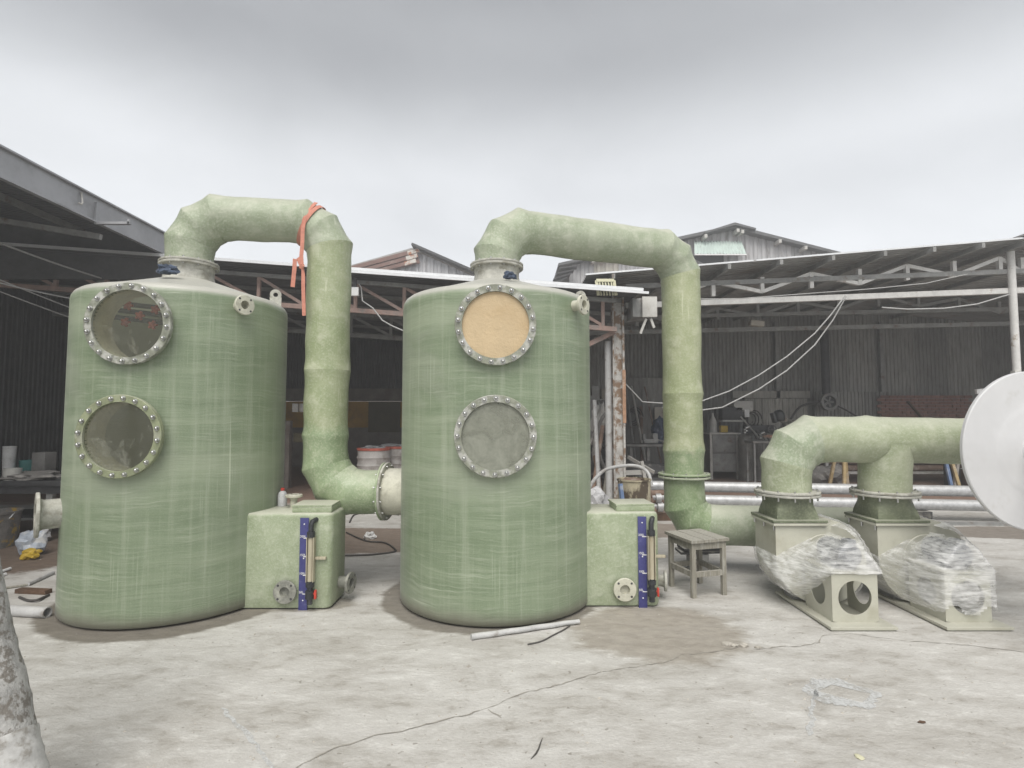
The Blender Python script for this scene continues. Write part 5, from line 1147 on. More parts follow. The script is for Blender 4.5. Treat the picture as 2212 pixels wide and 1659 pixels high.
solo(MB().beam(P(1357, 987, 11.5), P(1412, 1020, 11), 0.05, 0.06), 'steel_angle', M['lamp'], 'pale steel angle slanting down from the rusted column', 'bar', smooth=0)
fr = thing('steel_stand', 'upright pale steel stand behind the stained drum', 'stand', (P(1385, 1050, 10.8).x, 10.8, 0))
part(MB().beam((P(1386, 0, 10.8).x, 10.8, 0), P(1386, 996, 10.8), 0.06, 0.06, up=(0, 1, 0)), 'upright', M['lamp'], fr, smooth=0)
part(MB().beam(P(1326, 1022, 10.83), P(1386, 1020, 10.83), 0.05, 0.09), 'rail', M['lamp'], fr, smooth=0)
part(MB().beam((P(1328, 0, 10.83).x, 10.83, 0), P(1328, 1024, 10.83), 0.05, 0.05, up=(0, 1, 0)), 'upright', M['lamp'], fr, smooth=0)
# pipe offcuts by the duct foot
for k, (px, py, L, m, lab) in enumerate(((1400, 1068, 0.55, 'rustpipe', 'rusty pipe offcut topmost in the stack by the drum'), (1402, 1082, 0.6, 'rustpipe', 'rusty pipe offcut second in the stack by the drum'), (1420, 1076, 0.4, 'galv', 'shiny pipe offcut with fitting beside the duct flange'), (1424, 1095, 0.42, 'galv', 'shiny pipe offcut lowest beside the duct foot'), (1408, 1104, 0.62, 'rustpipe', 'rusty bar offcut lowest in the stack by the drum'))):
    c = P(px, py, 8.6); solo(MB().cyl(c-Vector((L/2, 0, 0)), c+Vector((L/2, 0.05, 0.01)), 0.055, seg=14).cyl(c+Vector((-0.03, 0, 0)), c+Vector((0.05, 0, 0)), 0.075, seg=14), 'pipe_offcut', M[m], lab, 'pipe', 'pipe offcuts by the drum')
solo(MB().box((P(1408, 1100, 8.9).x, 8.85, 0.11), (0.9, 0.5, 0.22), bev=0.01), 'timber_crate', M['plank'], 'dark timber crate carrying the pipe offcuts', 'crate')

# cabinet, gas cylinders, welding set, press
YC = 14.2
def zc(py): return P(0, py, YC).z
cbx0, cbx1 = P(1513, 0, YC).x, P(1572, 0, YC).x; ztop_c = zc(938)
cb = thing('tool_cabinet', 'grey steel tool cabinet standing behind the right duct', 'cabinet', ((cbx0+cbx1)/2, YC, 0))
part(MB().box(((cbx0+cbx1)/2, YC+0.25, (ztop_c+0.2)/2), (cbx1-cbx0, 0.5, ztop_c-0.2), bev=0.01), 'carcass', M['cabin'], cb)
for k in range(2): part(MB().box(((cbx0+cbx1)/2, YC-0.012, 0.42+0.5*k), (cbx1-cbx0-0.14, 0.024, 0.44), bev=0.006), 'drawer', M['greyst'], cb)
for x in (cbx0+0.03, cbx1-0.03): part(MB().beam((x, YC, 0), (x, YC, ztop_c), 0.06, 0.05, up=(0, 1, 0)), 'leg', M['lamp'], cb, smooth=0)
part(MB().box(((cbx0+cbx1)/2, YC+0.2, ztop_c+0.02), (cbx1-cbx0+0.06, 0.6, 0.04)), 'cabinet_top', M['lamp'], cb, smooth=0)
solo(MB().box((P(1545, 0, YC).x, YC+0.1, ztop_c+0.13), (0.19, 0.16, 0.18), bev=0.03), 'yellow_can', M['yellow'], 'small yellow can on top of the tool cabinet', 'can')
solo(MB().lathe([(0.0005, 0), (0.10, 0), (0.09, 0.3), (0.03, 0.42), (0.02, 0.5), (0.0005, 0.5)], 16, (P(1525, 0, YC).x, YC+0.15, ztop_c+0.04)), 'funnel', M['lamp'], 'pale cone shaped funnel on the tool cabinet beside the duct', 'funnel')
for k, (pxa, pxb, py, m, lab) in enumerate(((1572, 1600, 938, 'gas', 'lighter grey gas cylinder beside the tool cabinet'), (1603, 1633, 950, 'cabin', 'darker grey gas cylinder beside the welding set'))):
    xa, xb = P(pxa, 0, YC-0.2).x, P(pxb, 0, YC-0.2).x; r = (xb-xa)/2; x = (xa+xb)/2; h = P(0, py, YC-0.2).z
    t = thing('gas_cylinder', lab, 'gas cylinder', (x, YC-0.2, 0), 'gas cylinders')
    part(MB().lathe([(0.0005, 0), (r, 0), (r, h-0.16), (r*0.93, h-0.09), (r*0.7, h-0.03), (r*0.3, h), (r*0.25, h+0.03), (0.0005, h+0.03)], 26), 'bottle_body', M[m], t, local=True)
    part(MB().cyl((0, 0, h+0.02), (0, 0, h+0.14), 0.03, seg=12).cyl((0, -0.02, h+0.09), (0, -0.12, h+0.09), 0.022, seg=10).cyl((0.02, 0, h+0.15), (0.1, -0.02, h+0.19), 0.045, seg=12), 'valve', M['steel'], t, local=True)
wx = P(1640, 0, YC-0.1).x; wz = P(0, 968, YC-0.1).z
wm_ = thing('welding_machine', 'tall welding machine with orange name panel and cables', 'welding machine', (wx, YC-0.1, 0))
part(MB().box((wx, YC+0.2, wz/2+0.05), (0.48, 0.6, wz-0.1), bev=0.02), 'case', M['cabin'], wm_)
part(MB().box((wx-0.01, YC-0.115, wz-0.14), (0.42, 0.02, 0.2), bev=0.006), 'name_panel', M['orange'], wm_)
part(MB().box((wx-0.01, YC-0.112, wz-0.43), (0.36, 0.02, 0.26), bev=0.006), 'dial_panel', M['darkst'], wm_)
for k in range(4): part(MB().lathe([(0.0005, 0), (0.035, 0), (0.03, 0.04), (0.0005, 0.04)], 12, (wx-0.13+0.085*k, YC-0.122, wz-0.62), (0, -1, 0)), 'knob', M['black'], wm_)
part(MB().beam((wx-0.2, YC-0.1, wz+0.07), (wx+0.2, YC-0.1, wz+0.07), 0.04, 0.04).beam((wx-0.2, YC-0.1, wz-0.02), (wx-0.2, YC-0.1, wz+0.07), 0.04, 0.04).beam((wx+0.2, YC-0.1, wz-0.02), (wx+0.2, YC-0.1, wz+0.07), 0.04, 0.04), 'handle', M['lamp'], wm_, smooth=0)
for k in range(3): part(MB().tube(curve([(wx-0.2+0.12*k, YC-0.15, wz-0.7), (wx-0.26+0.16*k, YC-0.25, wz-0.95), (wx-0.02+0.1*k, YC-0.3, 0.35), (wx+0.2+0.05*k, YC-0.32, 0.05)]), 0.022, 7), 'lead', M['hose'], wm_)
pr = thing('drill_press', 'bench drill press with square guard above the gas cylinders', 'drill press', (P(1585, 0, 15).x, 15, 0))
pc_ = P(1585, 890, 15)
part(MB().box(P(1600, 878, 15), (0.52, 0.4, 0.30), bev=0.05), 'head', M['lamp'], pr)
part(MB().box(P(1578, 893, 14.95), (0.55, 0.3, 0.34), bev=0.02), 'motor_block', M['darkst'], pr)
part(MB().box(P(1580, 909, 14.9), (0.62, 0.4, 0.05), bev=0.01), 'table', M['lamp'], pr)
part(MB().cyl((P(1583, 0, 15).x, 15.15, 0.0), (P(1583, 0, 15).x, 15.15, pc_.z), 0.06, seg=14), 'pillar', M['greyst'], pr)
part(MB().box(P(1613, 893, 14.8), (0.13, 0.05, 0.2), bev=0.01), 'gauge', M['white'], pr)
part(MB().cyl(P(1600, 900, 14.7), P(1655, 963, 14.3), 0.02, seg=8), 'feed_lever', M['lamp'], pr)
# exhaust blower hood on the wall
eh = thing('exhaust_hood', 'dark round exhaust hood with vertical pipe on the workshop wall', 'hood', tuple(P(1793, 868, 15.3)))
hc = P(1793, 868, 15.3)
part(MB().ring(hc, (0, 1, 0), 0.24, 0.17, 0.14, 36), 'hood_ring', M['greyst'], eh)
part(MB().disc(hc+Vector((0, 0.1, 0)), (0, 1, 0), 0.18, 0.02, 28), 'hood_back', M['darkst'], eh)
for k in range(5): part(MB().box(hc+Vector((0.08*math.cos(k*1.257), 0.06, 0.08*math.sin(k*1.257))), (0.13, 0.01, 0.06), ry=-k*1.257, rx=0.5), 'blade', M['greyst'], eh, smooth=0)
part(MB().cyl(hc+Vector((-0.03, 0.12, 0.22)), hc+Vector((-0.03, 0.12, 2.3)), 0.11, seg=20), 'vertical_pipe', M['darkst'], eh)
solo(MB().tube(curve([hc+Vector((-0.25, 0, 0.0)), hc+Vector((-0.7, 0.2, -0.12)), hc+Vector((-1.05, 0.2, -0.55))]), 0.03, 8), 'hose', M['cable'], 'dark hose curving left from the exhaust hood', 'hose')
solo(MB().tube(curve([hc+Vector((0.25, 0.1, -0.1)), hc+Vector((0.6, 0.2, -0.25)), hc+Vector((1.0, 0.2, -0.5))]), 0.025, 8), 'hose', M['cable'], 'dark hose curving right from the exhaust hood', 'hose')
solo(MB().box(P(1634, 699, 12.9), (0.32, 0.16, 0.13), ry=0.1, bev=0.02), 'ceiling_lamp', M['gabc'], 'small pale lamp fixed under the second roof truss', 'lamp')
solo(MB().beam(P(2108, 846, 12), P(2160, 841, 12), 0.06, 0.1), 'shelf_rail', M['white'], 'short white rail jutting out above the white flanged pipe', 'rail', smooth=0)

# trestles and pipe rack seen under the header duct
def trestle(label, cx, Y, h, w, m, mleg2, legs):
    t = thing('trestle', label, 'trestle', (cx, Y, 0), 'trestles in the workshop')
    part(MB().beam((cx-w/2, Y, h), (cx+w/2, Y, h), 0.07, 0.08), 'top_bar', m, t, smooth=0)
    for a, b, mm, dy in legs:
        part(MB().beam((a, Y+dy*0.2, h-0.03), (b, Y+dy, 0), 0.06, 0.05, up=(0, 1, 0)), 'leg', mm, t, smooth=0)
    return t
YT = 11.8; X = lambda px, Y=YT: P(px, 0, Y).x
trestle('tan painted trestle seen under the header elbow', X(1788), YT, 0.86, 0.5, M['tan'], None, [(X(1788), X(1781), M['tan'], -0.1), (X(1794), X(1812), M['tan'], 0.3), (X(1776), X(1771), M['tan'], 0.3)])
trestle('blue painted trestle seen under the header duct', X(1836), YT-0.4, 0.86, 0.4, M['bluep'], None, [(X(1835), X(1818), M['bluep'], -0.15), (X(1840), X(1856), M['lamp'], 0.2)])
trestle('yellow topped trestle with blue leg beside the white flanged pipe', X(2008), YT, 0.86, 0.5, M['yellow'], None, [(X(2004), X(2018), M['tan'], -0.1), (X(1992), X(1998), M['bluep'], -0.15), (X(2030), X(2035), M['lamp'], 0.3)])
rk = thing('pipe_rack', 'low rack of long rusty pipes across the workshop floor', 'rack', (X(1830, 13.6), 13.6, 0))
for px in (1752, 1900, 2035): part(MB().beam((X(px, 13.5), 13.5, 0), (X(px, 13.5), 13.5, 0.72), 0.07, 0.07, up=(0, 1, 0)), 'post', M['lamp'], rk, smooth=0)
for z in (0.24, 0.70): part(MB().beam((X(1740, 13.5), 13.5, z), (X(2060, 13.5), 13.5, z), 0.05, 0.06), 'rail', M['lamp'], rk, smooth=0)
for z, y in ((0.34, 13.62), (0.34, 13.80), (0.50, 13.7), (0.56, 13.9)):
    part(MB().cyl((X(1735, 13.5)+random.uniform(0, .2), y, z), (X(2060, 13.5)+random.uniform(0, .4), y, z), 0.075, seg=14), 'stored_pipe', M['rustpipe'], rk)
solo(crumpled((X(1755, 13), 13, 0.22), (0.4, 0.3, 0.25), 0.22, 33, 3, 0.5), 'scrap_heap', M['hose'], 'heap of grey scrap beside the pipe rack', 'scrap')
solo(MB().box((X(2020, 13), 12.9, 0.27), (0.5, 0.4, 0.54), bev=0.02), 'crate', M['darkst'], 'dark crate under the yellow topped trestle', 'crate')
solo(MB().box((X(2048, 12.6), 12.6, 0.26), (0.3, 0.3, 0.52), bev=0.02), 'crate', M['plank'], 'brown crate half hidden by the white flanged pipe', 'crate')

# ---- person: hunched over, facing left, welding helmet down
def build_person(x, y):
    t = thing('person', 'person in mottled grey work shirt and dark welding helmet, hunched beside the welding machine', 'person', (x, y, 0))
    J = {'pel': (0.10, 0, 0.96), 'wai': (0.07, 0, 1.12), 'che': (0.07, 0, 1.37), 'nek': (-0.08, 0, 1.50), 'hd': (-0.17, 0, 1.54), 'hd2': (-0.22, 0, 1.61)}
    rad = {'pel': (.15, .12), 'wai': (.15, .12), 'che': (.185, .145), 'nek': (.065, .065), 'hd': (.085, .095), 'hd2': (.085, .10)}
    ed = [('pel', 'wai'), ('wai', 'che'), ('che', 'nek'), ('nek', 'hd'), ('hd', 'hd2')]
    for s, n in ((1, 'L'), (-1, 'R')):
        J.update({'sh'+n: (0.05, .19*s, 1.44), 'el'+n: (-0.16, .24*s, 1.14), 'wr'+n: (-0.40, .12*s, 1.13), 'ha'+n: (-0.47, .10*s, 1.12), 'hi'+n: (0.10, .10*s, 0.90), 'kn'+n: (0.03, .12*s, 0.50), 'an'+n: (0.10, .13*s, 0.09), 'to'+n: (-0.06, .15*s, 0.045)})
        rad.update({'sh'+n: (.075, .075), 'el'+n: (.052, .052), 'wr'+n: (.034, .034), 'ha'+n: (.042, .03), 'hi'+n: (.10, .10), 'kn'+n: (.068, .068), 'an'+n: (.05, .05), 'to'+n: (.045, .04)})
        ed += [('che', 'sh'+n), ('sh'+n, 'el'+n), ('el'+n, 'wr'+n), ('wr'+n, 'ha'+n), ('pel', 'hi'+n), ('hi'+n, 'kn'+n), ('kn'+n, 'an'+n), ('an'+n, 'to'+n)]
        for i, (dy, dz, L) in enumerate(((-.03, .012, .075), (-.012, .016, .085), (.008, .012, .08), (.026, .004, .065), (-.045, -.015, .05))):
            a, b, c = 'fa%d' % i+n, 'fb%d' % i+n, 'fc%d' % i+n
            J[a] = (-0.49, .10*s+dy, 1.12+dz); J[b] = (-0.49-L*0.6, .10*s+dy, 1.115+dz); J[c] = (-0.49-L*0.8, .10*s+dy, 1.09+dz)
            for q in (a, b, c): rad[q] = (.0095, .0095)
            ed += [('ha'+n, a), (a, b), (b, c)]
    ks = list(J); me = bpy.data.meshes.new('body'); me.from_pydata([J[k] for k in ks], [(ks.index(a), ks.index(b)) for a, b in ed], [])
    ob = bpy.data.objects.new('tmp_body', me); COL.objects.link(ob)
    m = ob.modifiers.new('s', 'SKIN')
    for i, k in enumerate(ks):
        sv_ = me.skin_vertices[0].data[i]; sv_.radius = rad[k]; sv_.use_root = (k == 'pel')
    m2 = ob.modifiers.new('d', 'SUBSURF'); m2.levels = 2; m2.render_levels = 2
    bpy.context.view_layer.update()
    bm_ = bpy.data.meshes.new_from_object(ob.evaluated_get(bpy.context.evaluated_depsgraph_get())); bpy.data.objects.remove(ob)
    bm_.materials.clear()
    for k in ('shirt', 'trouser', 'skin', 'rubber'): bm_.materials.append(M[k])
    for p in bm_.polygons:
        c = p.center
        p.material_index = 3 if c.z < 0.10 else 1 if c.z < 0.98 and c.x > -0.3 else 2 if (c.x < -0.38 and c.z < 1.3) or (c.z > 1.5 and c.x < -0.08) else 0
        p.use_smooth = True
    b = bpy.data.objects.new('body', bm_); COL.objects.link(b); b.parent = t
    hc_ = Vector((-0.22, 0, 1.61))
    part(MB().lathe([(0.0005, 0.145), (0.06, 0.14), (0.105, 0.10), (0.125, 0.03), (0.122, -0.05), (0.105, -0.12)], 22, hc_+Vector((0.015, 0, 0.0)), (-0.25, 0, 0.97)), 'helmet_shell', M['helmet'], t, local=True)
    part(MB().box(hc_+Vector((-0.115, 0, -0.05)), (0.06, 0.17, 0.24), ry=-0.25, bev=0.02), 'face_shield', M['helmet'], t, local=True)
    part(MB().box(hc_+Vector((-0.152, 0, 0.005)), (0.012, 0.10, 0.06), ry=-0.25, bev=0.004), 'visor_window', M['steel'], t, local=True)
    part(MB().tube([(-0.10, -0.07, 1.50), (-0.06, 0, 1.545), (-0.10, 0.07, 1.50), (-0.15, 0, 1.47), (-0.10, -0.07, 1.50)], 0.022, 8), 'shirt_collar', M['shirt'], t, local=True)
    return t
pp_ = build_person(P(1676, 0, 13.2).x, 13.2); pp_.scale = (1.02, 1.02, 1.0)
tb_ = thing('welding_table', 'low steel table where the hunched person works', 'table', (P(1632, 0, 13.0).x, 13.0, 0))
# the worked piece on a stand in front of the person
wxp = pp_.location.x-0.75
tb_.location = (wxp, 13.1, 0)
part(MB().box((wxp, 13.1, 1.0), (0.5, 0.5, 0.05), bev=0.01), 'table_top', M['cabin'], tb_)
for sx in (-1, 1):
    for sy in (-1, 1): part(MB().beam((wxp+sx*0.2, 13.1+sy*0.2, 0), (wxp+sx*0.2, 13.1+sy*0.2, 0.98), 0.04, 0.04, up=(0, 1, 0)), 'leg', M['greyst'], tb_, smooth=0)

# ---- middle shed contents
for k, (px, py, r, h, Y, lab) in enumerate(((822, 1010, 0.34, 0.92, 12.0, 'white ribbed tub with red rim left in the middle shed'), (862, 1010, 0.42, 0.93, 12.6, 'larger white ribbed tub with red rim half behind the right tank'))):
    x = P(px, 0, Y).x; t = thing('ribbed_tub', lab, 'tub', (x, Y, 0), 'ribbed tubs in the middle shed')
    pf = [(0.0005, 0.0), (r, 0)]
    for i in range(5): pf += [(r, 0.02+h*0.18*i), (r+0.02, 0.06+h*0.18*i), (r, 0.10+h*0.18*i)]
    part(MB().lathe(pf+[(r, h), (r-0.03, h), (r-0.03, h-0.1), (0.0005, h-0.1)], 32), 'tub_body', M['tub'], t, local=True)
    part(MB().lathe([(r+0.004, h-0.05), (r+0.02, h-0.04), (r+0.02, h), (r-0.03, h+0.008)], 32), 'rim', M['rednz'], t, local=True)
    part(crumpled((0, 0, h), (r*0.7, r*0.7, 0.05), 0.05, k*7+2, 3, 0.6), 'plastic_sheet', M['bagw'], t, local=True)
for k, (px, w, m, lab) in enumerate(((632, 0.10, 'greyst', 'thin grey post standing in the gap between left tank and duct'), (643, 0.16, 'render', 'thicker grey post standing close to the left duct in the gap'))):
    x = P(px, 0, 11.5+k).x; solo(MB().beam((x, 11.5+k, 0), (x, 11.5+k, 1.9 if k == 0 else 1.5), w, w, up=(0, 1, 0)), 'post', M[m], lab, 'post', 'posts in the dark gap', smooth=0)
b_ = P(646, 881, 12.4); sbx = thing('switch_box', 'small pale switch box on the dark wall in the gap by the left duct', 'switch', tuple(b_))
for dx in (-0.08, 0.08): part(MB().box(b_+Vector((dx, 0, 0)), (0.13, 0.06, 0.19), bev=0.01), 'switch', M['lamp'], sbx)
solo(MB().box(P(650, 945, 12.2), (0.26, 0.2, 0.2), bev=0.02), 'tin_box', M['olive'], 'olive tin box set on a post in the dark gap', 'box')
solo(crumpled((P(785, 1160, 7.05).x, 7.35, 0.035), (0.075, 0.06, 0.05), 0.035, 12, 3, 0.5), 'paper_ball', M['white'], 'crumpled white paper on the wet earth between the tanks', 'paper')
solo(MB().tube(curve([G(748, 1150, 0.012), G(790, 1168, 0.012), G(830, 1172, 0.012), G(852, 1185, 0.012), G(850, 1192, 0.012), G(800, 1198, 0.012), G(740, 1200, 0.012)]), 0.010, 6), 'wire', M['cable'], 'dark wire looped on the wet earth between the tanks', 'wire')
solo(MB().tube(curve([G(755, 1128, 0.012), G(762, 1115, 0.012), G(772, 1110, 0.012), G(800, 1107, 0.012), G(862, 1112, 0.012)]), 0.012, 6), 'wire', M['cable'], 'dark wire behind the duct elbow between the tanks', 'wire')

# ---- left shed contents
YB = 7.3
lbn = thing('work_table', 'dark work table cluttered with cans under the left shed', 'table', (-6.35, YB, 0))
tz_ = P(60, 1037, YB).z
part(MB().box((-6.45, YB+0.3, tz_-0.03), (1.9, 0.9, 0.07), bev=0.008), 'table_top', M['darkst'], lbn)
part(MB().box((-6.45, YB-0.1, tz_-0.11), (1.8, 0.04, 0.10)), 'apron', M['darkst'], lbn, smooth=0)
for x, m in ((-7.2, 'darkst'), (-5.98, 'greyst'), (-5.58, 'darkst')): part(MB().beam((x+0.06, YB-0.08, tz_-0.07), (x, YB-0.08, 0), 0.08, 0.06, up=(0, 1, 0)), 'leg', M[m], lbn, smooth=0)
part(MB().box((-6.45, YB+0.5, 0.25), (1.7, 0.5, 0.04)), 'lower_shelf', M['darkst'], lbn, smooth=0)
def cup(px, r, h, m, lab, name='cup', cat='cup', dy=0.1):
    return solo(MB().lathe([(0.0005, 0), (r*0.85, 0), (r, h), (r*0.92, h), (r*0.8, h*0.15), (0.0005, h*0.15)], 20, (P(px, 0, YB+dy).x, YB+dy, tz_+0.006)), name, M[m], lab, cat)
cup(80, 0.10, 0.15, 'lamp', 'grubby white cup at the front of the dark work table', dy=-0.05)
cup(72, 0.075, 0.42, 'pvc', 'tall pale tube standing behind the white cup', 'tube', 'tube', 0.25)
cup(115, 0.12, 0.22, 'teal', 'teal paint can at the back of the dark work table', 'paint_can', 'can', 0.42)
cup(20, 0.12, 0.06, 'olive', 'shallow olive dish on the dark work table', 'dish', 'dish', 0.0)
solo(MB().box((P(138, 0, YB+0.3).x, YB+0.35, tz_+0.17), (0.18, 0.2, 0.34), bev=0.01), 'carton', M['cabin'], 'grey upright carton on the work table against the left tank', 'carton')
solo(crumpled((P(115, 0, YB).x, YB+0.05, tz_+0.05), (0.34, 0.2, 0.07), 0.05, 41, 3, 0.5), 'dust_sheet', M['hose'], 'grey folded dust sheet on the dark work table', 'cloth')
bk = thing('bucket', 'paint splashed bucket on the floor under the work table', 'bucket', (P(45, 0, 6.9).x, 6.9, 0))
part(MB().lathe([(0.0005, 0.01), (0.24, 0.0), (0.27, 0.40), (0.285, 0.41), (0.285, 0.43), (0.25, 0.43), (0.23, 0.1), (0.0005, 0.1)], 30), 'bucket_body', M['stained'], bk, local=True)
part(MB().tube([(0.28*math.cos(a), -0.02-0.1*math.sin(a), 0.42-0.16*math.sin(a)) for a in [math.pi*k/10 for k in range(11)]], 0.008, 6), 'bail_handle', M['steel'], bk, local=True)
solo(crumpled((G(88, 1170).x, G(88, 1170).y, 0.09), (0.11, 0.09, 0.11), 0.09, 51, 3, 0.5), 'plastic_bag', M['bagw'], 'small pale plastic bag on the earth before the bucket', 'bag')
solo(crumpled((P(124, 0, 6.5).x, 6.52, 0.13), (0.15, 0.11, 0.13), 0.13, 55, 3, 0.5), 'plastic_bag', M['bag'], 'large blue and white plastic bag lying against the left tank', 'bag')
solo(crumpled((P(123, 0, 6.3).x, 6.32, 0.05), (0.09, 0.08, 0.06), 0.05, 57, 3, 0.6), 'leaf_clump', M['yellow'], 'small yellow clump of scraps beside the blue plastic bag', 'scraps')
for (a, b, r, m, lab) in (((0, 1236), (22, 1228), 0.016, 'white', 'upper white strip lying on the earth at the left edge'), ((-10, 1248), (12, 1240), 0.016, 'white', 'lower white strip lying on the earth at the left edge'),
        ((60, 1262), (115, 1237), 0.018, 'pvc', 'thin pale stick slanting toward the left tank'), ((0, 1272), (60, 1263), 0.012, 'wood', 'thin wood lath beside the pale stick')):
    solo(MB().cyl(G(*a, r), G(*b, r), r, seg=8), 'stick', M[m], lab, 'stick', 'sticks by the left tank')
a_, b_ = G(40, 1275, 0.02), G(105, 1278, 0.02)
solo(MB().beam(a_, b_, 0.07, 0.035), 'plank', M['plank'], 'short dark brown plank lying left of the left tank', 'plank', smooth=0)
a_, b_ = G(-30, 1316, 0.04), G(103, 1323, 0.04)
solo(MB().lathe([(0.033, 0), (0.042, 0), (0.042, (b_-a_).length), (0.033, (b_-a_).length), (0.033, 0)], 22, a_, (b_-a_)), 'pvc_pipe', M['pvc'], 'grey pipe offcut lying beside the foot of the left tank', 'pipe')
solo(MB().tube(curve([G(42, 1290, 0.01), G(60, 1297, 0.012), G(80, 1296, 0.02), G(95, 1290, 0.012), G(106, 1285, 0.01)]), 0.011, 6), 'twig', M['cable'], 'dark bent twig lying above the grey pipe offcut', 'twig')
# ---- foreground
pl0, pl1 = G(40, 1700), None
# leaning flaked pole at the lower left
base = Vector((-1.81, 2.14, 0.0)); topp = Vector((-3.14, 2.76, 2.6))
lp = thing('leaning_pole', 'thick leaning pole with flaking white paint at the lower left corner', 'pole', tuple(base))
n = 40; pts = [base.lerp(topp, i/n) for i in range(n+1)]
tb2 = MB().tube([base.lerp(topp, i/160) for i in range(161)], [0.122-0.02*i/160 for i in range(161)], 48)
def rough_(p, amp):
    f_ = (p-base).dot((topp-base).normalized()); r_ = (p-(base+(topp-base).normalized()*f_)).normalized(); return p+r_*amp*(mnoise.noise(p*5)+0.6*mnoise.noise(p*16)+0.35*mnoise.noise(p*45))
tb2.v = [rough_(p, 0.008) for p in tb2.v]
part(tb2, 'pole_shaft', M['flaked'], lp, smooth=60)
dd = (topp-base).normalized(); q = base+dd*0.30
bw_ = MB().tube([q+dd*(-0.09+0.18*i/14) for i in range(15)], [0.1235+0.0015*math.sin(i*1.1) for i in range(15)], 40); bw_.v = [rough_(p, 0.008) for p in bw_.v]
part(bw_, 'white_wrap', M['wrap'], lp, smooth=60)
# stick and wire before the right tank
a_, b_ = G(1018, 1376, 0.022), G(1251, 1342, 0.022)
solo(MB().tube([a_.lerp(b_, i/14)+Vector((0, 0.004*math.sin(i*1.7), 0)) for i in range(15)], [0.022-0.005*i/14 for i in range(15)], 12), 'stick', M['pvc'], 'long white crusted stick lying before the right tank', 'stick')
solo(MB().tube(curve([G(1140, 1392, 0.006), G(1170, 1385, 0.006), G(1195, 1372, 0.006), G(1215, 1362, 0.006), G(1231, 1352, 0.006)]), 0.0055, 6), 'wire', M['cable'], 'short dark wire beside the white crusted stick', 'wire')
rbm = MB(); rng = random.Random(11); ce = G(1612, 1396)
ch = []
for k in range(14):
    p = ce+Vector((rng.uniform(-0.13, 0.12), rng.uniform(-0.03, 0.03), 0)); s = rng.uniform(0.012, 0.028)
    ch.append((p, s))
for k, (p, s) in enumerate(ch[:6]):
    solo(crumpled((p.x, p.y, s*0.3), (s*1.5, s, s*0.5), s*0.3, k*5+1, 1, 0.4), 'concrete_chip', M['chip'], 'loose concrete chip at the broken spot of the ground crack', 'chip', 'concrete chips at the crack', smooth=0)
solo(crumpled((G(1857, 1637).x, G(1857, 1637).y, 0.004), (0.018, 0.024, 0.005), 0.004, 77, 2, 0.4), 'dry_leaf', M['lemon'], 'pale yellow dry leaf flat on the concrete at lower right', 'leaf')
solo(crumpled((G(1857+135, 1562).x, G(1857+135, 1562).y, 0.006), (0.02, 0.009, 0.006), 0.005, 79, 2, 0.4), 'bark_chip', M['plank'], 'small dark bark chip on the concrete at right', 'chip')

# ---- more workshop clutter
shf = thing('shelf_rack', 'steel shelf rack crammed with boxes behind the rusted column', 'shelf', (P(1300, 0, 13.5).x, 13.5, 0))
sx0, sx1 = P(1268, 0, 13.5).x, P(1326, 0, 13.5).x
for x in (sx0, sx1):
    for dy in (0, 0.45): part(MB().beam((x, 13.4+dy, 0), (x, 13.4+dy, 2.1), 0.05, 0.05, up=(0, 1, 0)), 'upright', M['greyst'], shf, smooth=0)
for z in (0.45, 1.0, 1.5, 2.0): part(MB().box(((sx0+sx1)/2, 13.62, z), (sx1-sx0+0.05, 0.5, 0.03)), 'shelf_board', M['greyst'], shf, smooth=0)
bxl = ['left', 'middle', 'right']; lv_ = ['bottom', 'second', 'third', 'top']; mm = ['plank', 'lamp', 'cabin', 'rustpipe', 'tarp', 'hose', 'olive', 'drum', 'stained', 'greyst', 'wood', 'rubber']
for zi, z in enumerate((0.465, 1.015, 1.515, 2.015)):
    for k in range(3):
        h = random.uniform(0.14, 0.34); x = sx0+0.12+(sx1-sx0-0.24)*k/2
        solo(MB().box((x, 13.55+random.uniform(-.05, .08), z+h/2+0.001), (random.uniform(.14, .2), 0.25, h), rz=random.uniform(-.3, .3), bev=0.012), 'stored_box', M[mm[zi*3+k]], '%s box on the %s shelf of the rack behind the rusted column' % (bxl[k], lv_[zi]), 'box', 'boxes on the shelf rack')
tools = [(1446, 905, 0.5, 'darkst', 'long dark bar hung on the wall left of the duct'), (1530, 895, 0.6, 'greyst', 'grey pipe hung on the wall right of the duct'), (1545, 880, 0.45, 'cable', 'coiled dark rod hung on the wall above the cabinet'), (1556, 900, 0.5, 'rustpipe', 'rusty rod hung on the wall above the yellow can')]
for px, py, L, m, lab in tools:
    c = P(px, py, 15.6); solo(MB().cyl(c, c-Vector((0.03, 0, L)), 0.03, seg=8), 'hung_rod', M[m], lab, 'rod', 'rods hung on the workshop wall')
for k, (px, py, r, lab) in enumerate(((1372, 900, 0.22, 'cable coil hung on the wall between column and duct'), (1630, 905, 0.2, 'cable coil hung on the door beside the welding person'))):
    c = P(px, py, 15.5); solo(MB().tube([c+Vector((r*math.cos(a)*(1-0.01*i), 0.006*i, r*1.25*math.sin(a)*(1-0.01*i))) for i, a in enumerate([j*0.35 for j in range(64)])], 0.016, 6), 'cable_coil', M['cable'], lab, 'coil', 'cable coils on the workshop wall')
mt_ = thing('milling_machine', 'dark machine with handwheels between the gas cylinders and the person', 'machine', (P(1625, 0, 15.2).x, 15.2, 0))
mc = P(1628, 935, 15.2)
part(MB().box((mc.x, 15.3, 0.55), (0.5, 0.4, 1.1), bev=0.03), 'column', M['greyst'], mt_)
part(MB().box((mc.x+0.05, 15.1, 1.25), (0.75, 0.4, 0.22), bev=0.03), 'head', M['darkst'], mt_)
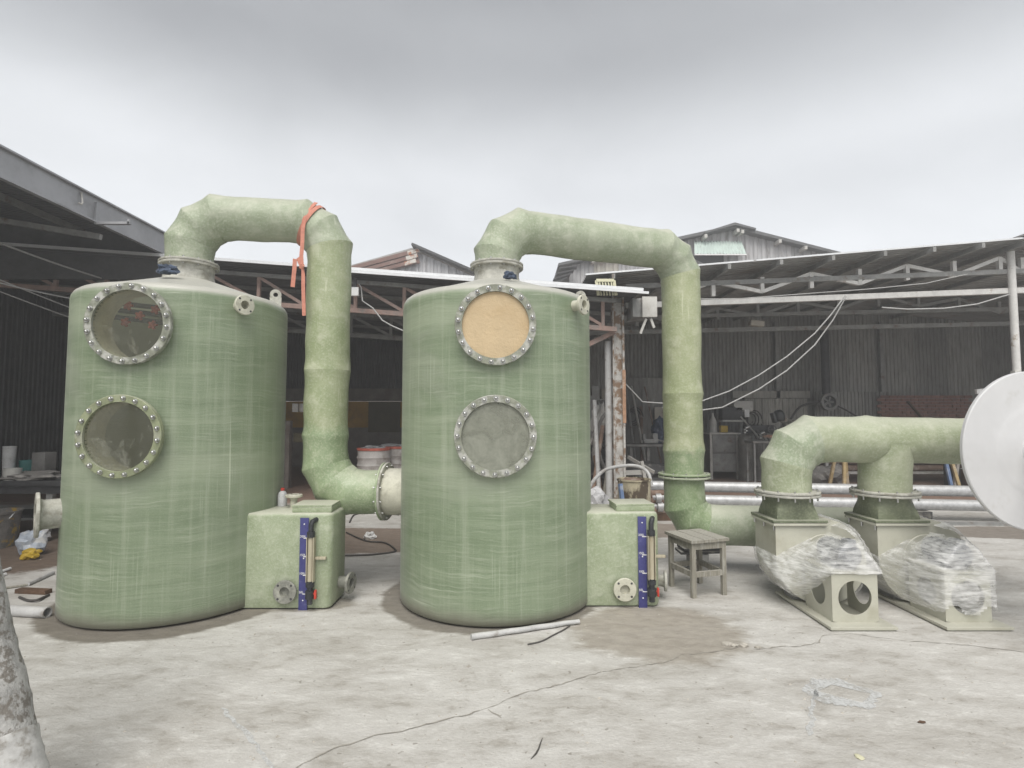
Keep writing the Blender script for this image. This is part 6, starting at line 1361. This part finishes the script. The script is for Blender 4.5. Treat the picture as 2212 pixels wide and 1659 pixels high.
part(MB().box((mc.x-0.05, 15.0, 0.85), (0.95, 0.35, 0.10), bev=0.01), 'table', M['greyst'], mt_)
for dx, z in ((-0.5, 0.85), (0.35, 1.25), (0.0, 0.6)):
    part(MB().tube([(mc.x+dx+0.11*math.cos(a), 14.85, z+0.11*math.sin(a)) for a in [2*math.pi*k/20 for k in range(21)]], 0.012, 6).cyl((mc.x+dx, 14.85, z), (mc.x+dx, 15.1, z), 0.02, seg=8).beam((mc.x+dx-0.1, 14.85, z), (mc.x+dx+0.1, 14.85, z), 0.015, 0.015), 'handwheel', M['cabin'], mt_)
for k in range(4):
    part(MB().tube(curve([(mc.x-0.2+0.1*k, 14.95, 1.4), (mc.x-0.1+0.15*k, 14.8, 1.0-0.1*k), (mc.x+0.25+0.1*k, 14.7, 0.4), (mc.x+0.1+0.2*k, 14.6, 0.02)]), 0.015, 6), 'lead', M['cable'], mt_)
sl = ['thickest rusty angle bar leaning on the wall between column and duct', 'pale tube leaning on the wall between column and duct', 'dark bar leaning closest to the duct on the wall', 'thin rusty bar leaning beside the notice board', 'grey tube leaning beside the rusted column on the wall']
for k, (px, m, r) in enumerate(((1368, 'rustpipe', 0.045), (1380, 'lamp', 0.03), (1422, 'darkst', 0.035), (1412, 'rustpipe', 0.022), (1358, 'greyst', 0.035))):
    x = P(px, 0, 15).x; solo(MB().cyl((x, 14.7, 0), (x+random.uniform(-.25, .25), 15.75, random.uniform(1.7, 2.5)), r, seg=10), 'leaning_bar', M[m], sl[k], 'bar', 'bars leaning on the workshop wall')

# ------------------------------------------------------------------ thin haze volume, added to lift the dark tones of the sheds
hz_ = NT('added_haze'); hz_.t.nodes.remove(hz_.b); pv = hz_.n('ShaderNodeVolumePrincipled')
pv.inputs['Color'].default_value = (0.93, 0.94, 0.95, 1); pv.inputs['Density'].default_value = 0.010; pv.inputs['Anisotropy'].default_value = 0.2
hz_.l(pv.outputs[0], hz_.out.inputs['Volume'])
solo(MB().box((0, 13, 4.6), (60, 60, 11.2)), 'haze', hz_.m, 'thin pale haze added to the yard air to lift the dark tones', 'haze', kind='stuff', smooth=0)
